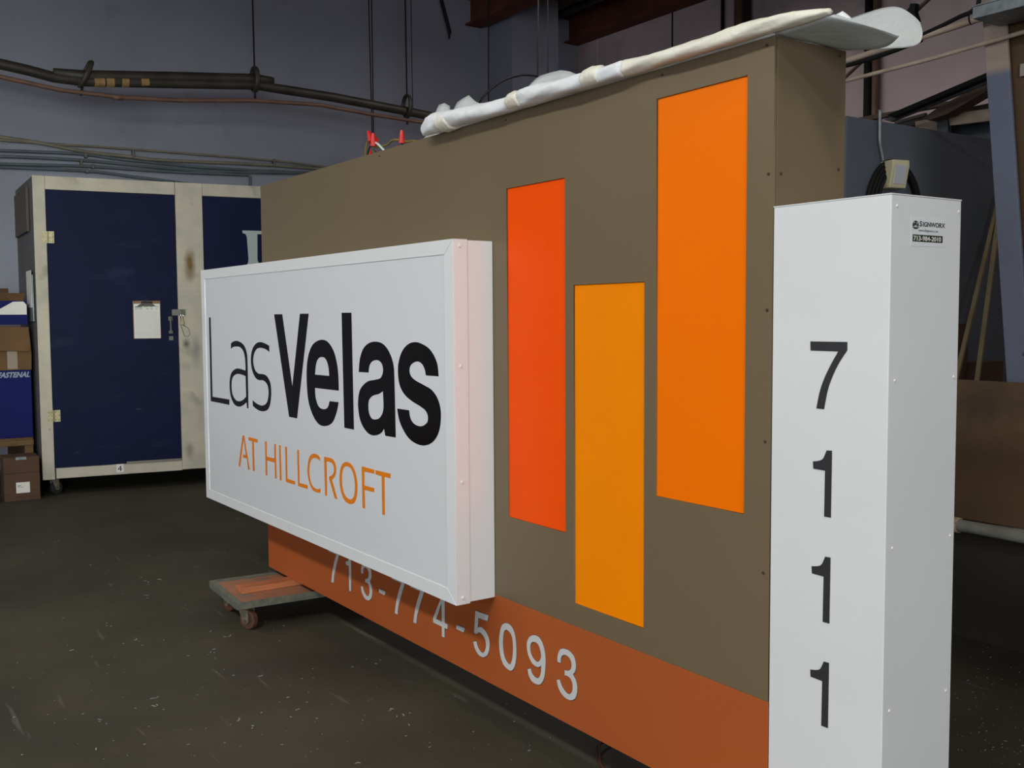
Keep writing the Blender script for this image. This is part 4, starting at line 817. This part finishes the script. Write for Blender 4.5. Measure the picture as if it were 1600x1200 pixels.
a, b_ = at(1556, 372, 0, 1.87), at(1527, 592, 0, 1.97); s_ = (b_ - a) / (a.z - b_.z); lean(b_ + s_ * b_.z * .97, a - s_ * .3, .012, 'pale stick leaning on the partition, the more upright of the two')
tag(obj('cardboard_sheet', B(1.782, 1.79, 3.0, 3.62, 0, 1.46), M['cardboard_dark']), 'dark cardboard sheet standing against the partition behind the sticks', 'cardboard')
tag(obj('cardboard_box', B(1.795, 1.87, 3.25, 3.86, 0, 1.235), M['cardboard_dark']), 'low dark carton behind the plywood bin between the sticks', 'box')

# pipes crossing above the partition
Y1 = 2.68
def run(pts, y, r, m, lab, name='ceiling_pipe', cat='pipe', back=1.6, fwd=1.0):
    P = [at(u, v, 1, y) for u, v in pts]; P = ext(P, back, fwd)
    return tag(obj(name, tube(bmesh.new(), P, r, 12), M[m], smooth=True), lab, cat)
run([(1323, 95), (1440, 58), (1547, 24)], 2.55, .016, 'pipe_beige', 'beige pipe with black cable tied to it, entering the galvanised tray', fwd=.3)
run([(1323, 126), (1455, 92), (1572, 58)], 2.58, .0105, 'pipe_beige', 'thinner beige pipe crossing the post below the other pipe', fwd=1.0)
run([(1250, 122), (1323, 102), (1360, 92), (1400, 78), (1440, 62)], 2.56, .013, 'wire_black', 'black cable sagging under the beige pipe', 'black_cable', 'cable', fwd=0.0, back=.8)
P = [at(u, v, 1, 2.54) for u, v in [(1440, 55), (1470, 41), (1500, 26), (1515, 20), (1524, 12), (1530, -2)]]
P = P + [P[-1] + Vector((.05, 0, .4)), Vector((P[-1].x + .06, 2.54, CZ))]
tag(obj('black_cable', tube(bmesh.new(), catmull(P, 5), .011, 8), M['wire_black'], smooth=True), 'black cable leaving the beige pipe and rising to the roof', 'cable')
p = at(1518, 29, 1, 2.55); tag(obj('cable_tie', tube(bmesh.new(), [(p.x + .0, 2.55 + .022 * math.cos(a), p.z + .026 * math.sin(a)) for a in [2 * math.pi * k / 16 for k in range(16)]], .004, 6, closed=True), M['rod']), 'black cable tie round the beige pipe', 'cable tie')
gb = thing('galvanised_tray', 'galvanised metal cable tray at the upper right, above the post', 'cable tray', (2.552, 2.36, 2.835))
obj('tray', B(0, 1.8, 0, .22, 0, .052), M['galv'], gb, bevel=.002)
obj('cover_lip', B(-.004, 1.8, -.004, .224, .052, .058), M['galv'], gb, bevel=.001)
for x in (.2, 1.6): obj('hanger_rod', cyl(bmesh.new(), (x + .0, .18, .058), (x, .18, CZ - 2.835), .005, seg=8), M['rod'], gb)

# storage loft seen over the partition
lf = thing('storage_loft', 'dusty timber storage loft seen between the partition top and the leaning post', 'loft', (0, 4.3, 0))
def strip(pts, y, th, m, name):
    P = [at(u, v, 1, y) - Vector((0, 4.3, 0)) for u, v in pts]
    return obj(name, prism(bmesh.new(), P, (0, th, 0)), M[m], lf)
strip([(1385, 180), (1545, 112), (1548, 118), (1395, 183)], 4.3, .06, 'rod', 'steel_angle')
strip([(1380, 187), (1545, 120), (1545, 128), (1390, 190)], 4.36, .04, 'conduit', 'steel_angle')
strip([(1440, 186), (1470, 165), (1545, 126), (1545, 140), (1480, 178), (1450, 188)], 4.5, .12, 'loft', 'sloping_joist')
strip([(1340, 184), (1480, 158), (1480, 164), (1345, 190)], 4.55, .05, 'loft', 'joist')
strip([(1395, 190), (1445, 176), (1445, 181), (1400, 193)], 4.52, .03, 'steel', 'joist')
strip([(1380, 196), (1560, 158), (1560, 172), (1380, 204)], 4.7, .2, 'pipe_dark', 'edge_beam')
strip([(1482, 178), (1560, 168), (1560, 187), (1484, 196)], 4.65, .04, 'pipe_beige', 'plank')
strip([(1430, 190), (1464, 184), (1464, 205), (1430, 200)], 4.68, .04, 'pipe_beige', 'plank')
strip([(1464, 182), (1481, 180), (1481, 210), (1464, 208)], 4.66, .04, 'conduit', 'bracket')
strip([(1370, 200), (1570, 185), (1570, 240), (1370, 240)], 4.85, .05, 'panel_blue', 'rear_panel')
for x in (.55, 1.45): obj('post', B(x, x + .09, .45, .54, 0, 2.75), M['loft'], lf)

# ------------------------------------------------------------------ chips and dust on the floor
rnd = random.Random(11); bm = bmesh.new()
def chip(x, y, s, el=1.0):
    a = rnd.uniform(0, 3.14); Mx = Matrix.Translation((x, y, .0005)) @ Matrix.Rotation(a, 4, 'Z')
    box(bm, -s * el, s * el, -s * .5, s * .5, 0, .0012, Mx)
for k in range(210):
    u, v = rnd.uniform(0, 900), 790 + 400 * rnd.random() ** .7
    p = at(u, v, 2, 0)
    if p.x < -3.6 or (p.y > -.05 and p.x > 0): 
        if rnd.random() < .6: continue
    chip(p.x, p.y, rnd.choice((.0008, .001, .0014, .0024)) * (1 + .15 * (5.3 - p.x)), rnd.choice((1, 1, 1.6, 2.4)))
for u, v in [(355, 995), (232, 910), (174, 912), (226, 932), (168, 976), (242, 1104), (152, 1126), (209, 999), (332, 1017), (398, 1136), (377, 1124), (243, 1091), (636, 1117), (609, 1110), (560, 1190)]:
    for j in range(3):
        p = at(u + rnd.uniform(-6, 6), v + rnd.uniform(-3, 3), 2, 0); chip(p.x, p.y, .0035, rnd.choice((1, 2)))
for k in range(70):
    p = at(rnd.uniform(1490, 1600), rnd.uniform(1010, 1200), 2, 0); chip(p.x, p.y, rnd.choice((.001, .0015, .0025)), rnd.choice((1, 2)))
tag(obj('floor_debris', bm, mat('pale_chips', srgb(168, 166, 158), .7, col2=srgb(120, 128, 140), scale=3)), 'pale chips and sawdust specks scattered over the dark concrete floor', 'debris', kind='stuff')
